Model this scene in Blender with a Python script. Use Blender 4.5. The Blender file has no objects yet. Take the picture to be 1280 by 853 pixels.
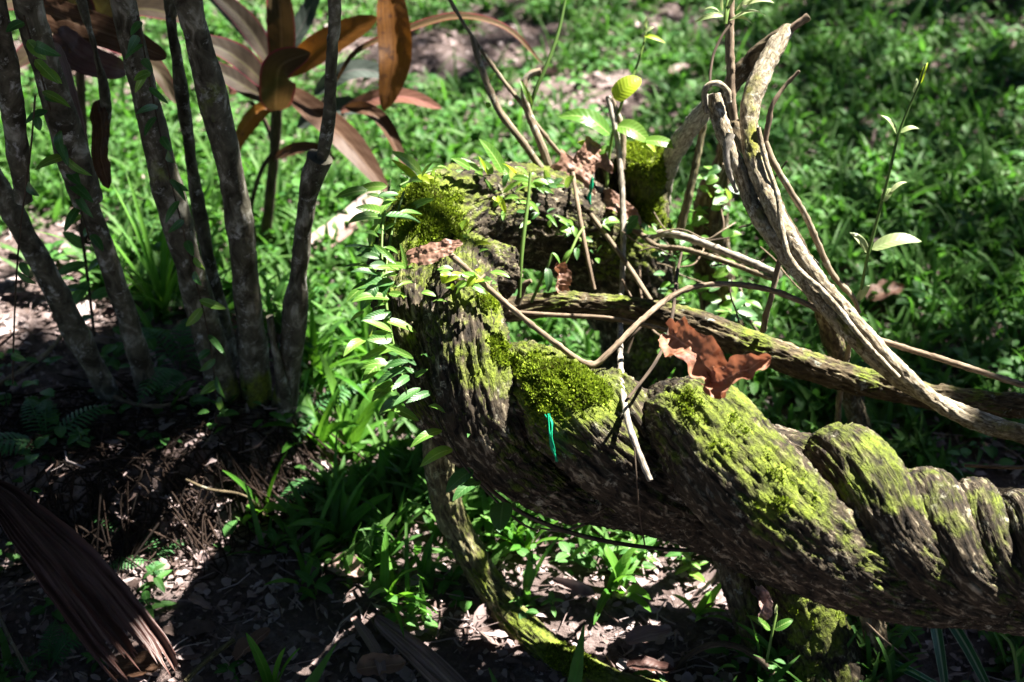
import bpy, math, random
import numpy as np
np.seterr(over='ignore')
from mathutils import Vector

rng = np.random.default_rng(11)
random.seed(11)
SC = bpy.context.scene
COL = SC.collection
A = np.array

# ------------------------------------------------------------------ camera numbers
CAM_H, PITCH, LENS = 1.40, math.radians(36), 50.0
FPX = 1280 * LENS / 36.0
RIGHT = A([1.0, 0, 0])
FWD = A([0, math.cos(PITCH), -math.sin(PITCH)])
UP = A([0, math.sin(PITCH), math.cos(PITCH)])
EYE = A([0, 0, CAM_H])
SUN = A([0.48, 0.36, 0.80]); SUN = SUN / np.linalg.norm(SUN)


def P(px, py, d):
    """a world point seen in that direction, d metres away along the view axis"""
    return EYE + d * (FWD + (px - 640) / FPX * RIGHT + (426.5 - py) / FPX * UP)


def PY(px, py, y):
    v = (426.5 - py) / FPX
    return P(px, py, y / (FWD[1] + v * UP[1]))


def WP(x, y, z):
    """a world point written as (px, py, depth)"""
    p = A([x, y, z]) - EYE; d = p @ FWD
    return (640 + FPX * (p @ RIGHT) / d, 426.5 - FPX * (p @ UP) / d, d)


def M(pix, d):
    return pix * d / FPX


# ------------------------------------------------------------------ noise (numpy value noise)
def _h(ix, iy, iz, seed):
    n = (ix.astype(np.int64) * 374761393 + iy.astype(np.int64) * 668265263 + iz.astype(np.int64) * 2147483647 + seed * 1274126177) & 0xFFFFFFFF
    n = ((n ^ (n >> 13)) * 1274126177) & 0xFFFFFFFF
    n = ((n ^ (n >> 16)) * 2246822519) & 0xFFFFFFFF
    return ((n ^ (n >> 15)) & 0xFFFF) / 65535.0


def vnoise(p, seed=0):
    p = np.asarray(p, float)
    i = np.floor(p); f = p - i
    f = f * f * f * (f * (f * 6 - 15) + 10)
    x, y, z = i[..., 0], i[..., 1], i[..., 2]
    r = 0
    for dx in (0, 1):
        wx = f[..., 0] if dx else 1 - f[..., 0]
        for dy in (0, 1):
            wy = f[..., 1] if dy else 1 - f[..., 1]
            for dz in (0, 1):
                wz = f[..., 2] if dz else 1 - f[..., 2]
                r = r + wx * wy * wz * _h(x + dx, y + dy, z + dz, seed)
    return r


def fbm(p, oct=4, seed=0, gain=0.5):
    a, s, t = 1.0, 0.0, 0.0
    p = np.asarray(p, float)
    for k in range(oct):
        s = s + a * vnoise(p * (2.03 ** k) + 17.3 * k, seed + k); t += a; a *= gain
    return s / t


def sstep(a, b, x):
    t = np.clip((x - a) / (b - a), 0, 1)
    return t * t * (3 - 2 * t)


# ------------------------------------------------------------------ mesh building
class MB:
    def __init__(self):
        self.v = []; self.f = []; self.uv = []; self.var = []; self.moss = []; self.n = 0

    def add(self, V, F, uv=None, var=0.5, moss=0.0):
        V = np.asarray(V, float).reshape(-1, 3); n = len(V)
        self.v.append(V); self.f.append(np.asarray(F, np.int64) + self.n)
        self.uv.append(np.zeros((n, 2)) if uv is None else np.asarray(uv, float).reshape(-1, 2))
        self.var.append(np.full(n, var) if np.isscalar(var) else np.asarray(var, float).ravel())
        self.moss.append(np.full(n, moss) if np.isscalar(moss) else np.asarray(moss, float).ravel())
        self.n += n
        return self

    def build(self, name, mat, parent=None, smooth=True, loc=None):
        V = np.concatenate(self.v)
        if parent is not None:
            base = A(parent['_w'])
        elif loc is not None:
            base = A(loc, float)
        else:
            base = A([(V[:, 0].min() + V[:, 0].max()) / 2, (V[:, 1].min() + V[:, 1].max()) / 2, V[:, 2].min()])
        V = V - base
        me = bpy.data.meshes.new(name)
        loops = np.concatenate([f.ravel() for f in self.f])
        sizes = np.concatenate([np.full(f.shape[0], f.shape[1]) for f in self.f])
        me.vertices.add(len(V)); me.vertices.foreach_set('co', V.astype(np.float32).ravel())
        me.loops.add(len(loops)); me.loops.foreach_set('vertex_index', loops.astype(np.int32))
        me.polygons.add(len(sizes))
        me.polygons.foreach_set('loop_start', np.concatenate([[0], np.cumsum(sizes)[:-1]]).astype(np.int32))
        me.polygons.foreach_set('use_smooth', np.full(len(sizes), smooth))
        me.update(calc_edges=True)
        uv = np.concatenate(self.uv)
        ul = me.uv_layers.new(name='UVMap')
        ul.data.foreach_set('uv', uv[loops].astype(np.float32).ravel())
        for nm, arr in (('var', self.var), ('moss', self.moss)):
            at = me.attributes.new(nm, 'FLOAT', 'POINT')
            at.data.foreach_set('value', np.concatenate(arr).astype(np.float32))
        me.validate()
        me.materials.append(mat)
        o = bpy.data.objects.new(name, me); COL.objects.link(o)
        o['_w'] = [float(x) for x in base]
        if parent is not None:
            o.parent = parent
        else:
            o.location = base
        return o


def tag(o, label=None, cat=None, group=None, kind=None):
    if label: o['label'] = label
    if cat: o['category'] = cat
    if group: o['group'] = group
    if kind: o['kind'] = kind
    return o


def thing(name, label, cat, loc, group=None):
    o = bpy.data.objects.new(name, None); COL.objects.link(o)
    o.location = [float(x) for x in loc]; o['_w'] = [float(x) for x in loc]
    o.empty_display_size = 0.05
    return tag(o, label, cat, group)


# ------------------------------------------------------------------ curves and tubes
def spline(ctrl, step):
    """Catmull-Rom through rows of any width (xyz first), resampled evenly by arc length"""
    c = np.asarray(ctrl, float)
    c = np.vstack([2 * c[0] - c[1], c, 2 * c[-1] - c[-2]])
    t = np.linspace(0, 1, 24, endpoint=False)[:, None]
    out = []
    for i in range(1, len(c) - 2):
        p0, p1, p2, p3 = c[i - 1], c[i], c[i + 1], c[i + 2]
        out.append(0.5 * (2 * p1 + (p2 - p0) * t + (2 * p0 - 5 * p1 + 4 * p2 - p3) * t ** 2 + (3 * p1 - p0 - 3 * p2 + p3) * t ** 3))
    out.append(c[-2][None])
    q = np.vstack(out)
    s = np.concatenate([[0], np.cumsum(np.linalg.norm(np.diff(q[:, :3], axis=0), axis=1))])
    n = max(4, int(round(s[-1] / step)) + 1)
    u = np.linspace(0, s[-1], n)
    return np.stack([np.interp(u, s, q[:, k]) for k in range(q.shape[1])], 1), u


def frames(C, ref=None):
    T = np.gradient(C, axis=0); T /= np.linalg.norm(T, axis=1)[:, None] + 1e-12
    U = np.zeros_like(T)
    r = A([0, 0, 1.0]) if ref is None else A(ref, float)
    if abs(T[0] @ r) > 0.95 * np.linalg.norm(r): r = A([0, 1.0, 0.1])
    u = r - T[0] * (T[0] @ r); U[0] = u / np.linalg.norm(u)
    for i in range(1, len(C)):
        u = U[i - 1] - T[i] * (T[i] @ U[i - 1]); U[i] = u / (np.linalg.norm(u) + 1e-12)
    return T, U, np.cross(T, U)


def grid_faces(n, m, closed):
    i = np.arange(n - 1)[:, None]
    j = np.arange(m if closed else m - 1)[None]
    k = (j + 1) % m
    return np.stack([i * m + j, i * m + k, (i + 1) * m + k, (i + 1) * m + j], -1).reshape(-1, 4)


class Tube:
    """a swept stem: P rings x seg x 3, N normals"""
    def __init__(self, C, s, r, seg, disp=None, seed=0, ref=None):
        T, U, B = frames(C, ref)
        th = np.linspace(0, 2 * np.pi, seg, endpoint=False)
        ct, st = np.cos(th)[None, :, None], np.sin(th)[None, :, None]
        D = ct * U[:, None] + st * B[:, None]
        rr = np.repeat(r[:, None], seg, 1)
        if disp is not None:
            rr = rr + disp(np.cos(th)[None] * rr, np.sin(th)[None] * rr, s[:, None] + 0 * rr, seed)
        self.P = C[:, None] + D * rr[..., None]
        du = np.roll(self.P, -1, 1) - np.roll(self.P, 1, 1)
        dv = np.gradient(self.P, axis=0)
        N = np.cross(du, dv); N /= np.linalg.norm(N, axis=2)[..., None] + 1e-12
        if (N * D).sum() < 0: N = -N
        self.N = N; self.seg = seg; self.n = len(C)
        self.UVc = np.stack([np.repeat((th * r.mean())[None], len(C), 0), np.repeat(s[:, None], seg, 1)], -1)
        self.C = C; self.T = T

    def add_to(self, mb, var=0.5, moss=0.0, caps=True):
        F = grid_faces(self.n, self.seg, True)
        # outward winding
        f = F[0]; p = self.P.reshape(-1, 3)
        nn = np.cross(p[f[1]] - p[f[0]], p[f[2]] - p[f[0]])
        if nn @ self.N.reshape(-1, 3)[f[0]] < 0: F = F[:, ::-1]
        mb.add(self.P, F, self.UVc, var, moss)
        if caps:
            for e in (0, -1):
                ring = self.P[e]; c = ring.mean(0) + self.T[e] * (-1 if e == 0 else 1) * 0.0008
                V = np.vstack([ring, c[None]])
                k = np.arange(self.seg)
                Fc = np.stack([k, (k + 1) % self.seg, np.full(self.seg, self.seg)], 1)
                if e == -1: pass
                else: Fc = Fc[:, ::-1]
                m0 = 0.0 if np.isscalar(moss) else np.asarray(moss)[e].mean()
                mb.add(V, Fc, np.zeros((self.seg + 1, 2)), var if np.isscalar(var) else 0.5, m0)
        return mb


def ridged_bark(amp, ku, kv, fine=0.25):
    def f(x, y, s, seed):
        q = np.stack([x * ku, y * ku, s * kv], -1)
        w = fbm(q * 0.6 + 31, 2, seed + 9)[..., None] * 1.6
        n = vnoise(q + w, seed) * 0.65 + vnoise(q * 2.1 + w * 2, seed + 3) * 0.35
        ridge = 1 - np.abs(2 * n - 1) * 1.9
        fn = vnoise(np.stack([x * ku * 5, y * ku * 5, s * kv * 7], -1), seed + 5)
        return amp * (ridge * 0.8 - 0.35 + fine * (fn - .5) * 2)
    return f


def lumps(amp, k):
    def f(x, y, s, seed):
        return amp * (fbm(np.stack([x * k, y * k, s * k], -1), 3, seed) - 0.5) * 2
    return f


def pstem(pts, rpix, seg=10, step=0.01, disp=None, seed=0):
    """stem through (px, py, depth) points; rpix one radius or one per point"""
    rp = [rpix] * len(pts) if np.isscalar(rpix) else rpix
    rows = [list(P(*p)) + [M(r, p[2])] for p, r in zip(pts, rp)]
    q, s = spline(rows, step)
    return Tube(q[:, :3], s, np.maximum(q[:, 3], 0.0004), seg, disp, seed)


def wstem(rows, seg=10, step=0.01, disp=None, seed=0):
    q, s = spline(rows, step)
    return Tube(q[:, :3], s, np.maximum(q[:, 3], 0.0004), seg, disp, seed)


# ------------------------------------------------------------------ leaves
def prof(t, a, b):
    w = np.power(np.clip(t, 1e-6, 1), a) * np.power(np.clip(1 - t, 0, 1), b)
    m = a / (a + b)
    return w / (m ** a * (1 - m) ** b)


def ribbon(spine, W, a=.5, b=.7, nrm=(0, 0, 1), fold=.25, wave=0., wk=8., crumple=0., n=22, m=7, twist=0., seed=0, lobes=0., curl=0., smin=0.0, ribs=0., ribk=9.):
    """leaf surface along a 3D spine (rows xyz): V, F, UV (u across -1..1, v along 0..1)"""
    q, s = spline(spine, 1e9) if False else spline(spine, np.linalg.norm(np.diff(A(spine, float), axis=0), axis=1).sum() / n)
    C = q[:, :3]; k = len(C)
    T = np.gradient(C, axis=0); T /= np.linalg.norm(T, axis=1)[:, None] + 1e-12
    nr = A(nrm, float)
    X = np.cross(T, nr[None]); X /= np.linalg.norm(X, axis=1)[:, None] + 1e-9
    Z = np.cross(X, T)
    t = np.linspace(0, 1, k)
    if twist:
        c_, s_ = np.cos(twist * t)[:, None], np.sin(twist * t)[:, None]
        X, Z = X * c_ + Z * s_, Z * c_ - X * s_
    w = np.maximum(prof(t * .996 + .002, a, b), smin) * W / 2
    u = np.linspace(-1, 1, m)
    uu = np.repeat(u[None], k, 0)
    ww = np.repeat(w[:, None], m, 1)
    if lobes:
        lob = 1 + lobes * (2 * vnoise(np.stack([np.sign(uu) * 7, t[:, None] * 9 + 0 * uu, 0 * uu + seed], -1), seed) - 1) * (np.abs(uu) > .4)
        ww = ww * lob
    z = fold * np.abs(uu) * ww + wave * W * np.abs(uu) * np.sin(wk * t[:, None] * np.pi + np.sign(uu) * 1.3 + seed)
    z = z + curl * W * uu ** 2
    if ribs:
        z = z + ribs * W * (fbm(np.stack([uu * ribk, 0 * uu + t[:, None] * 1.2, 0 * uu + seed], -1), 3, seed) - .5) * 2
    V = C[:, None] + X[:, None] * (uu * ww)[..., None] + Z[:, None] * z[..., None]
    if crumple:
        nz = fbm(V / (W * .35) + seed * 3.1, 3, seed)
        nz2 = fbm(V / (W * .35) + 40 + seed * 3.1, 3, seed + 7)
        V = V + Z[:, None] * ((nz - .5) * 2 * crumple * W)[..., None] + X[:, None] * ((nz2 - .5) * crumple * W)[..., None]
    return V, grid_faces(k, m, False), np.stack([uu, t[:, None] + 0 * uu], -1)


def leaf_dir(o, d, up, L, W, a=.45, b=.8, fold=.25, droop=.3, **kw):
    """leaf from point o growing along d, drooping along -up"""
    o = A(o, float); d = A(d, float); d /= np.linalg.norm(d); up = A(up, float)
    up = up - d * (up @ d); up /= np.linalg.norm(up) + 1e-9
    sp = [o + d * L * t * (1 - .15 * droop * t) - up * L * droop * t * t for t in (0, .3, .6, 1.0)]
    return ribbon(sp, W, a, b, up, fold, n=kw.pop('n', 10), m=kw.pop('m', 5), **kw)


# ------------------------------------------------------------------ terrain
def ground_h(x, y):
    x = np.asarray(x, float); y = np.asarray(y, float)
    d = np.sqrt(((x + .62) / .37) ** 2 + ((y - 1.74) / .34) ** 2)
    z0 = np.zeros_like(x)
    d = d + .22 * (fbm(np.stack([x * 7, y * 7, z0], -1), 3, 3) - .5)
    near = sstep(7, 3, np.sqrt(x * x + (y - 2) ** 2))
    h = .12 * (1 - sstep(.80, 1.0, d))
    h = h + near * (.035 * (fbm(np.stack([x * 2.2, y * 2.2, z0], -1), 3, 8) - .5) + .014 * (fbm(np.stack([x * 17, y * 17, z0], -1), 3, 5) - .5))
    return h


def G(px, py, lift=0.0):
    """terrain point seen in that direction"""
    d0 = (CAM_H) / (-(FWD[2] + (426.5 - py) / FPX * UP[2]))
    ds = np.linspace(d0 * .7, d0 * 1.03, 200)
    pts = A([P(px, py, d) for d in ds])
    h = ground_h(pts[:, 0], pts[:, 1])
    i = int(np.argmax(pts[:, 2] < h))
    p = pts[i].copy(); p[2] = h[i] + lift
    return p


def gdepth(p):
    return float((A(p) - EYE) @ FWD)
# ------------------------------------------------------------------ materials
class NT:
    def __init__(self, name):
        self.m = bpy.data.materials.new(name); self.m.use_nodes = True
        self.t = self.m.node_tree; self.t.nodes.clear()
        self.out = self.t.nodes.new('ShaderNodeOutputMaterial')

    def n(self, typ, ins=None, **attrs):
        nd = self.t.nodes.new('ShaderNode' + typ)
        for k, v in attrs.items(): setattr(nd, k, v)
        for k, v in (ins or {}).items(): self.set(nd, k, v)
        return nd

    def set(self, nd, k, v):
        sock = nd.inputs[k]
        if isinstance(v, bpy.types.NodeSocket): self.t.links.new(v, sock)
        else:
            if isinstance(v, (tuple, list)) and sock.type == 'RGBA' and len(v) == 3: v = (*v, 1)
            sock.default_value = v

    def attr(self, name): return self.n('Attribute', attribute_name=name).outputs['Fac']

    def math(self, op, a, b=0.0, clamp=False):
        nd = self.n('Math', operation=op, use_clamp=clamp); self.set(nd, 0, a); self.set(nd, 1, b); return nd.outputs[0]

    def mix(self, f, a, b, mode='MIX'):
        nd = self.n('Mix', data_type='RGBA', blend_type=mode)
        self.set(nd, 0, f); self.set(nd, 6, a); self.set(nd, 7, b)
        return nd.outputs[2]

    def ramp(self, f, stops, interp='LINEAR'):
        nd = self.n('ValToRGB'); cr = nd.color_ramp; cr.interpolation = interp
        while len(cr.elements) < len(stops): cr.elements.new(.5)
        for e, (p, c) in zip(cr.elements, stops):
            e.position = p; e.color = (*c, 1) if len(c) == 3 else c
        self.set(nd, 0, f)
        return nd.outputs[0]

    def noise(self, vec, scale, detail=4, rough=.55, dist=0.):
        nd = self.n('TexNoise', {'Scale': scale, 'Detail': detail, 'Roughness': rough, 'Distortion': dist})
        if vec is not None: self.set(nd, 'Vector', vec)
        return nd.outputs['Fac']

    def mapping(self, vec, scale):
        nd = self.n('Mapping'); self.set(nd, 'Vector', vec); nd.inputs['Scale'].default_value = scale
        return nd.outputs[0]

    def bump(self, h, strength, dist):
        return self.n('Bump', {'Strength': strength, 'Distance': dist, 'Height': h}).outputs[0]

    def done(self, sh):
        self.t.links.new(sh, self.out.inputs['Surface']); return self.m


def pos(t): return t.n('NewGeometry').outputs['Position']
def uvs(t): return t.n('TexCoord').outputs['UV']


def bark_mat(name, dark, mid, light, su=130, sv=30, mossc=((.035, .045, .007), (.14, .18, .018)), lichen=.0, lichc=(.33, .35, .30), bump=.6, bd=.003, rough=.9):
    t = NT(name)
    uv = t.mapping(uvs(t), (su, sv, 1)); p = pos(t)
    n1 = t.noise(uv, 1.0, 6, .62, .6)
    n2 = t.noise(p, 22, 4, .6)
    f = t.math('ADD', t.math('MULTIPLY', n1, .75), t.math('MULTIPLY', n2, .25))
    c = t.ramp(f, [(.40, dark), (.54, mid), (.70, light)])
    if lichen:
        ln = t.noise(p, 45, 6, .75, .3)
        lf = t.ramp(ln, [(.60 - lichen * .3, (0, 0, 0)), (.72 - lichen * .3, (1, 1, 1))])
        c = t.mix(lf, c, lichc)
    mo = t.attr('moss')
    mn = t.noise(p, 210, 3, .6)
    mm = t.noise(p, 30, 3, .6)
    mcol = t.ramp(t.math('ADD', t.math('MULTIPLY', mn, .55), t.math('MULTIPLY', mm, .45)), [(.36, mossc[0]), (.62, mossc[1])])
    mfac = t.math('MULTIPLY', t.math('SUBTRACT', t.math('ADD', mo, t.math('MULTIPLY', n1, .55)), .58), 3.6, True)
    c = t.mix(mfac, c, mcol)
    hb = t.math('ADD', t.math('MULTIPLY', n1, .8), t.math('MULTIPLY', t.math('MULTIPLY', mn, mfac), .8))
    bs = t.n('BsdfPrincipled', {'Base Color': c, 'Roughness': rough, 'Normal': t.bump(hb, bump, bd)})
    bs.inputs['Specular IOR Level'].default_value = .25
    return t.done(bs.outputs[0])


def leaf_mat(name, c1, c2, trans=.35, tcol=None, rough=.45, rib=(.2, .3, .05), ribw=.06, spots=None, spotf=.0, spec=.4, edge=None, streak=0., sheen_back=None):
    t = NT(name)
    v = t.attr('var'); uv = uvs(t)
    sep = t.n('SeparateXYZ', {0: uv})
    u = t.math('ABSOLUTE', sep.outputs[0])
    p = pos(t)
    nz = t.noise(p, 60, 4, .6)
    f = t.math('ADD', t.math('MULTIPLY', v, .7), t.math('MULTIPLY', t.math('SUBTRACT', nz, .35), .8), True)
    c = t.mix(f, c1, c2)
    if streak:
        st = t.noise(t.mapping(uv, (14, .9, 1)), 1., 4, .6)
        c = t.mix(t.math('MULTIPLY', t.ramp(st, [(.4, (0, 0, 0)), (.62, (1, 1, 1))]), streak), c, t.mix(.5, c2, rib))
    if spots is not None:
        sn = t.noise(p, 55, 5, .65, .3)
        sf = t.ramp(sn, [(.6 - spotf, (0, 0, 0)), (.68 - spotf, (1, 1, 1))])
        c = t.mix(sf, c, spots)
    if edge is not None:
        c = t.mix(t.ramp(u, [(.84, (0, 0, 0)), (.95, (1, 1, 1))]), c, edge)
    rf = t.ramp(u, [(0, (1, 1, 1)), (ribw, (1, 1, 1)), (ribw * 2, (0, 0, 0))])
    c = t.mix(t.math('MULTIPLY', rf, .7), c, rib)
    # side veins across the blade
    vv = t.math('SINE', t.math('ADD', t.math('MULTIPLY', sep.outputs[1], 60.), t.math('MULTIPLY', u, -9.)))
    b = t.bump(t.math('ADD', t.math('MULTIPLY', vv, .3), nz), .25, .0012)
    bs = t.n('BsdfPrincipled', {'Base Color': c, 'Roughness': rough, 'Normal': b})
    bs.inputs['Specular IOR Level'].default_value = spec
    tc = t.mix(.5, c, tcol) if tcol else c
    tr = t.n('BsdfTranslucent', {'Color': tc, 'Normal': b})
    ms = t.n('MixShader', {0: trans}); t.set(ms, 1, bs.outputs[0]); t.set(ms, 2, tr.outputs[0])
    return t.done(ms.outputs[0])


def var_mat(name, stops, rough=.85, trans=0., spec=.2, bump=0., nscale=80.):
    """colour by the per-piece value with a little noise"""
    t = NT(name)
    p = pos(t); nz = t.noise(p, nscale, 4, .6)
    f = t.math('ADD', t.attr('var'), t.math('MULTIPLY', t.math('SUBTRACT', nz, .5), .5), True)
    c = t.ramp(f, stops)
    ins = {'Base Color': c, 'Roughness': rough}
    bs = t.n('BsdfPrincipled', ins); bs.inputs['Specular IOR Level'].default_value = spec
    if bump: t.set(bs, 'Normal', t.bump(nz, bump, .003))
    if not trans: return t.done(bs.outputs[0])
    tr = t.n('BsdfTranslucent', {'Color': c})
    ms = t.n('MixShader', {0: trans}); t.set(ms, 1, bs.outputs[0]); t.set(ms, 2, tr.outputs[0])
    return t.done(ms.outputs[0])


def soil_mat():
    t = NT('soil')
    p = pos(t)
    n1 = t.noise(p, 9, 6, .65); n2 = t.noise(p, 70, 5, .7); n3 = t.noise(p, 260, 3, .6)
    f = t.math('ADD', t.math('MULTIPLY', n1, .5), t.math('MULTIPLY', n2, .5))
    c = t.ramp(f, [(.33, (.03, .020, .018)), (.5, (.095, .072, .068)), (.66, (.26, .21, .205))])
    c = t.mix(t.math('MULTIPLY', n3, .5), c, (.12, .085, .075))
    h = t.math('ADD', t.math('MULTIPLY', n2, .7), t.math('MULTIPLY', n3, .3))
    bs = t.n('BsdfPrincipled', {'Base Color': c, 'Roughness': .95, 'Normal': t.bump(h, .9, .012)})
    bs.inputs['Specular IOR Level'].default_value = .15
    return t.done(bs.outputs[0])


MAT = {}
MAT['soil'] = soil_mat()
MAT['liana'] = bark_mat('liana_bark', (.007, .005, .003), (.042, .031, .019), (.38, .32, .225), 150, 60, lichen=.05, lichc=(.36, .34, .26), bump=1., bd=.005)
MAT['branch'] = bark_mat('branch_bark', (.025, .018, .010), (.10, .075, .042), (.32, .27, .18), 170, 50, lichen=.03, bump=.8, bd=.0025)
MAT['root'] = bark_mat('root_bark', (.03, .024, .012), (.13, .115, .055), (.40, .38, .22), 170, 45, lichen=.06, lichc=(.34, .36, .2), bump=.8, bd=.0025)
MAT['pale'] = bark_mat('pale_bark', (.08, .06, .036), (.28, .235, .165), (.54, .49, .40), 260, 130, lichen=.12, lichc=(.56, .55, .50), bump=.9, bd=.002, mossc=((.06, .065, .012), (.20, .20, .03)))
MAT['shrub'] = bark_mat('shrub_bark', (.022, .019, .012), (.085, .078, .056), (.36, .35, .30), 60, 30, lichen=.14, lichc=(.33, .33, .31), bump=.5, bd=.002)
MAT['twig'] = bark_mat('twig_bark', (.07, .05, .032), (.19, .15, .10), (.36, .31, .24), 300, 40, lichen=.1, bump=.4, bd=.001)
MAT['white_twig'] = bark_mat('bleached_twig', (.10, .085, .065), (.27, .24, .20), (.50, .47, .43), 300, 90, bump=.4, bd=.001)
MAT['brown_twig'] = bark_mat('brown_twig', (.07, .048, .032), (.19, .14, .095), (.37, .30, .225), 300, 60, bump=.3, bd=.001)
MAT['dark_twig'] = bark_mat('dark_twig', (.02, .014, .010), (.06, .042, .028), (.13, .10, .07), 300, 40, bump=.4, bd=.001)
MAT['green_stem'] = var_mat('green_stem', [(0, (.05, .10, .02)), (1, (.14, .22, .05))], .5)
MAT['cut'] = var_mat('cut_wood', [(0, (.35, .27, .17)), (1, (.55, .45, .32))], .9)
MAT['moss'] = var_mat('moss_fronds', [(0, (.07, .05, .015)), (.25, (.08, .11, .010)), (.6, (.17, .25, .014)), (1, (.38, .46, .04))], .8, .3, nscale=25)
MAT['grass'] = leaf_mat('grass_blade', (.027, .085, .018), (.112, .22, .052), .42, (.09, .30, .015), .5, (.07, .20, .035), .09, spec=.2)
MAT['grass_lush'] = leaf_mat('lush_grass_blade', (.03, .13, .012), (.12, .28, .035), .42, (.15, .38, .015), .5, (.11, .26, .04), .08, spec=.2)
MAT['cover'] = leaf_mat('weed_leaf', (.025, .10, .02), (.09, .22, .05), .35, (.12, .3, .03), .5, (.12, .25, .08), .07, spec=.2)
MAT['fern'] = leaf_mat('fern_leaf', (.03, .12, .035), (.07, .20, .06), .35, None, .5, (.08, .2, .06), .1)
MAT['vine'] = leaf_mat('vine_leaf', (.055, .165, .022), (.16, .30, .045), .42, (.34, .5, .05), .38, (.34, .46, .14), .06, spec=.5)
MAT['vine_dark'] = leaf_mat('creeper_leaf', (.025, .085, .02), (.06, .16, .04), .35, (.1, .25, .03), .4, (.12, .22, .08), .06, spec=.5)
MAT['yellow'] = leaf_mat('yellowing_leaf', (.24, .36, .02), (.38, .48, .03), .45, (.5, .6, .02), .45, (.36, .47, .04), .05, spots=(.10, .06, .01), spotf=-.1)
MAT['pale_leaf'] = leaf_mat('pale_leaf', (.20, .28, .10), (.38, .42, .22), .4, (.5, .6, .2), .45, (.35, .42, .2), .06, spots=(.36, .20, .10), spotf=-.08)
MAT['ti_red'] = leaf_mat('ti_leaf_red', (.026, .026, .011), (.075, .040, .018), .12, (.16, .08, .02), .6, (.16, .10, .05), .04, edge=(.20, .018, .04), streak=.4, spec=.10)
MAT['ti_dark'] = leaf_mat('ti_leaf_dark', (.016, .011, .010), (.045, .030, .018), .10, (.14, .12, .02), .6, (.05, .045, .022), .05, edge=(.07, .010, .018), streak=.4, spec=.10)
MAT['ti_blue'] = leaf_mat('ti_leaf_grey_green', (.025, .036, .030), (.065, .082, .070), .1, (.12, .2, .09), .6, (.10, .09, .09), .04, streak=.3, spec=.10)
MAT['ti_orange'] = leaf_mat('ti_leaf_orange', (.06, .022, .004), (.20, .078, .008), .42, (.34, .11, .008), .45, (.20, .08, .02), .05, spots=(.05, .018, .006), spotf=.06, streak=.7)
MAT['ti_pink'] = leaf_mat('ti_leaf_pink', (.10, .045, .030), (.20, .10, .07), .25, (.45, .2, .12), .4, (.35, .15, .14), .05, streak=.5, spec=.10)
MAT['dead'] = leaf_mat('dead_leaf', (.11, .055, .036), (.27, .155, .11), .16, (.45, .16, .06), .55, (.40, .24, .16), .04, spots=(.10, .045, .03), spotf=.02, spec=.35)
MAT['dead_red'] = leaf_mat('dead_red_leaf', (.16, .065, .038), (.36, .18, .11), .22, (.4, .11, .04), .6, (.50, .27, .18), .03, spots=(.13, .04, .022), spotf=.05, spec=.3)
MAT['dead_brown'] = leaf_mat('dead_brown_blade', (.014, .007, .004), (.052, .024, .014), .12, (.2, .08, .02), .5, (.14, .09, .06), .03, streak=.8, spec=.10)
MAT['sheath'] = leaf_mat('palm_sheath', (.030, .011, .010), (.10, .044, .036), .03, None, .46, (.11, .07, .055), .02, spots=(.13, .055, .012), spotf=-.05, streak=.9, spec=.25)
MAT['dead_pink'] = leaf_mat('dead_pinkish_blade', (.085, .045, .040), (.20, .125, .11), .08, None, .55, (.35, .25, .22), .03, streak=.9)
MAT['litter'] = var_mat('leaf_litter', [(0, (.03, .018, .014)), (.3, (.12, .080, .070)), (.6, (.26, .195, .188)), (1, (.42, .355, .35))], .8, .08, .3, .5, 60)
MAT['rootlet'] = var_mat('fine_roots', [(0, (.005, .003, .002)), (1, (.032, .019, .013))], .9)
MAT['mound'] = var_mat('root_mat', [(0, (.012, .008, .006)), (1, (.06, .04, .03))], .95)
MAT['twine'] = var_mat('green_twine', [(0, (.0, .16, .07)), (1, (.01, .40, .20))], .5)
MAT['stripe'] = leaf_mat('striped_blade', (.015, .09, .03), (.03, .14, .05), .3, None, .35, (.40, .5, .34), .10, edge=(.30, .42, .26))
MAT['crown'] = leaf_mat('tree_leaf', (.02, .06, .012), (.06, .12, .02), .2, None, .45, (.1, .16, .05), .05)
# ------------------------------------------------------------------ ground sheet
def make_ground():
    def axis(lo, hi, n_in, far):
        inner = np.linspace(lo, hi, n_in)
        out = np.geomspace(.05, far, 40)
        return np.concatenate([(lo - out)[::-1], inner, hi + out])
    xs = axis(-2.2, 2.2, 420, 70); ys = axis(.7, 4.4, 360, 70)
    X, Y = np.meshgrid(xs, ys)
    Z = ground_h(X, Y)
    V = np.stack([X, Y, Z], -1)
    mb = MB(); F = grid_faces(len(ys), len(xs), False)
    mb.add(V, F, np.stack([X, Y], -1))
    o = mb.build('ground', MAT['soil'], loc=(0, 0, 0))
    tag(o, 'dark brown soil of the clearing under grass and litter', 'ground', None, 'structure')
make_ground()


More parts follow.
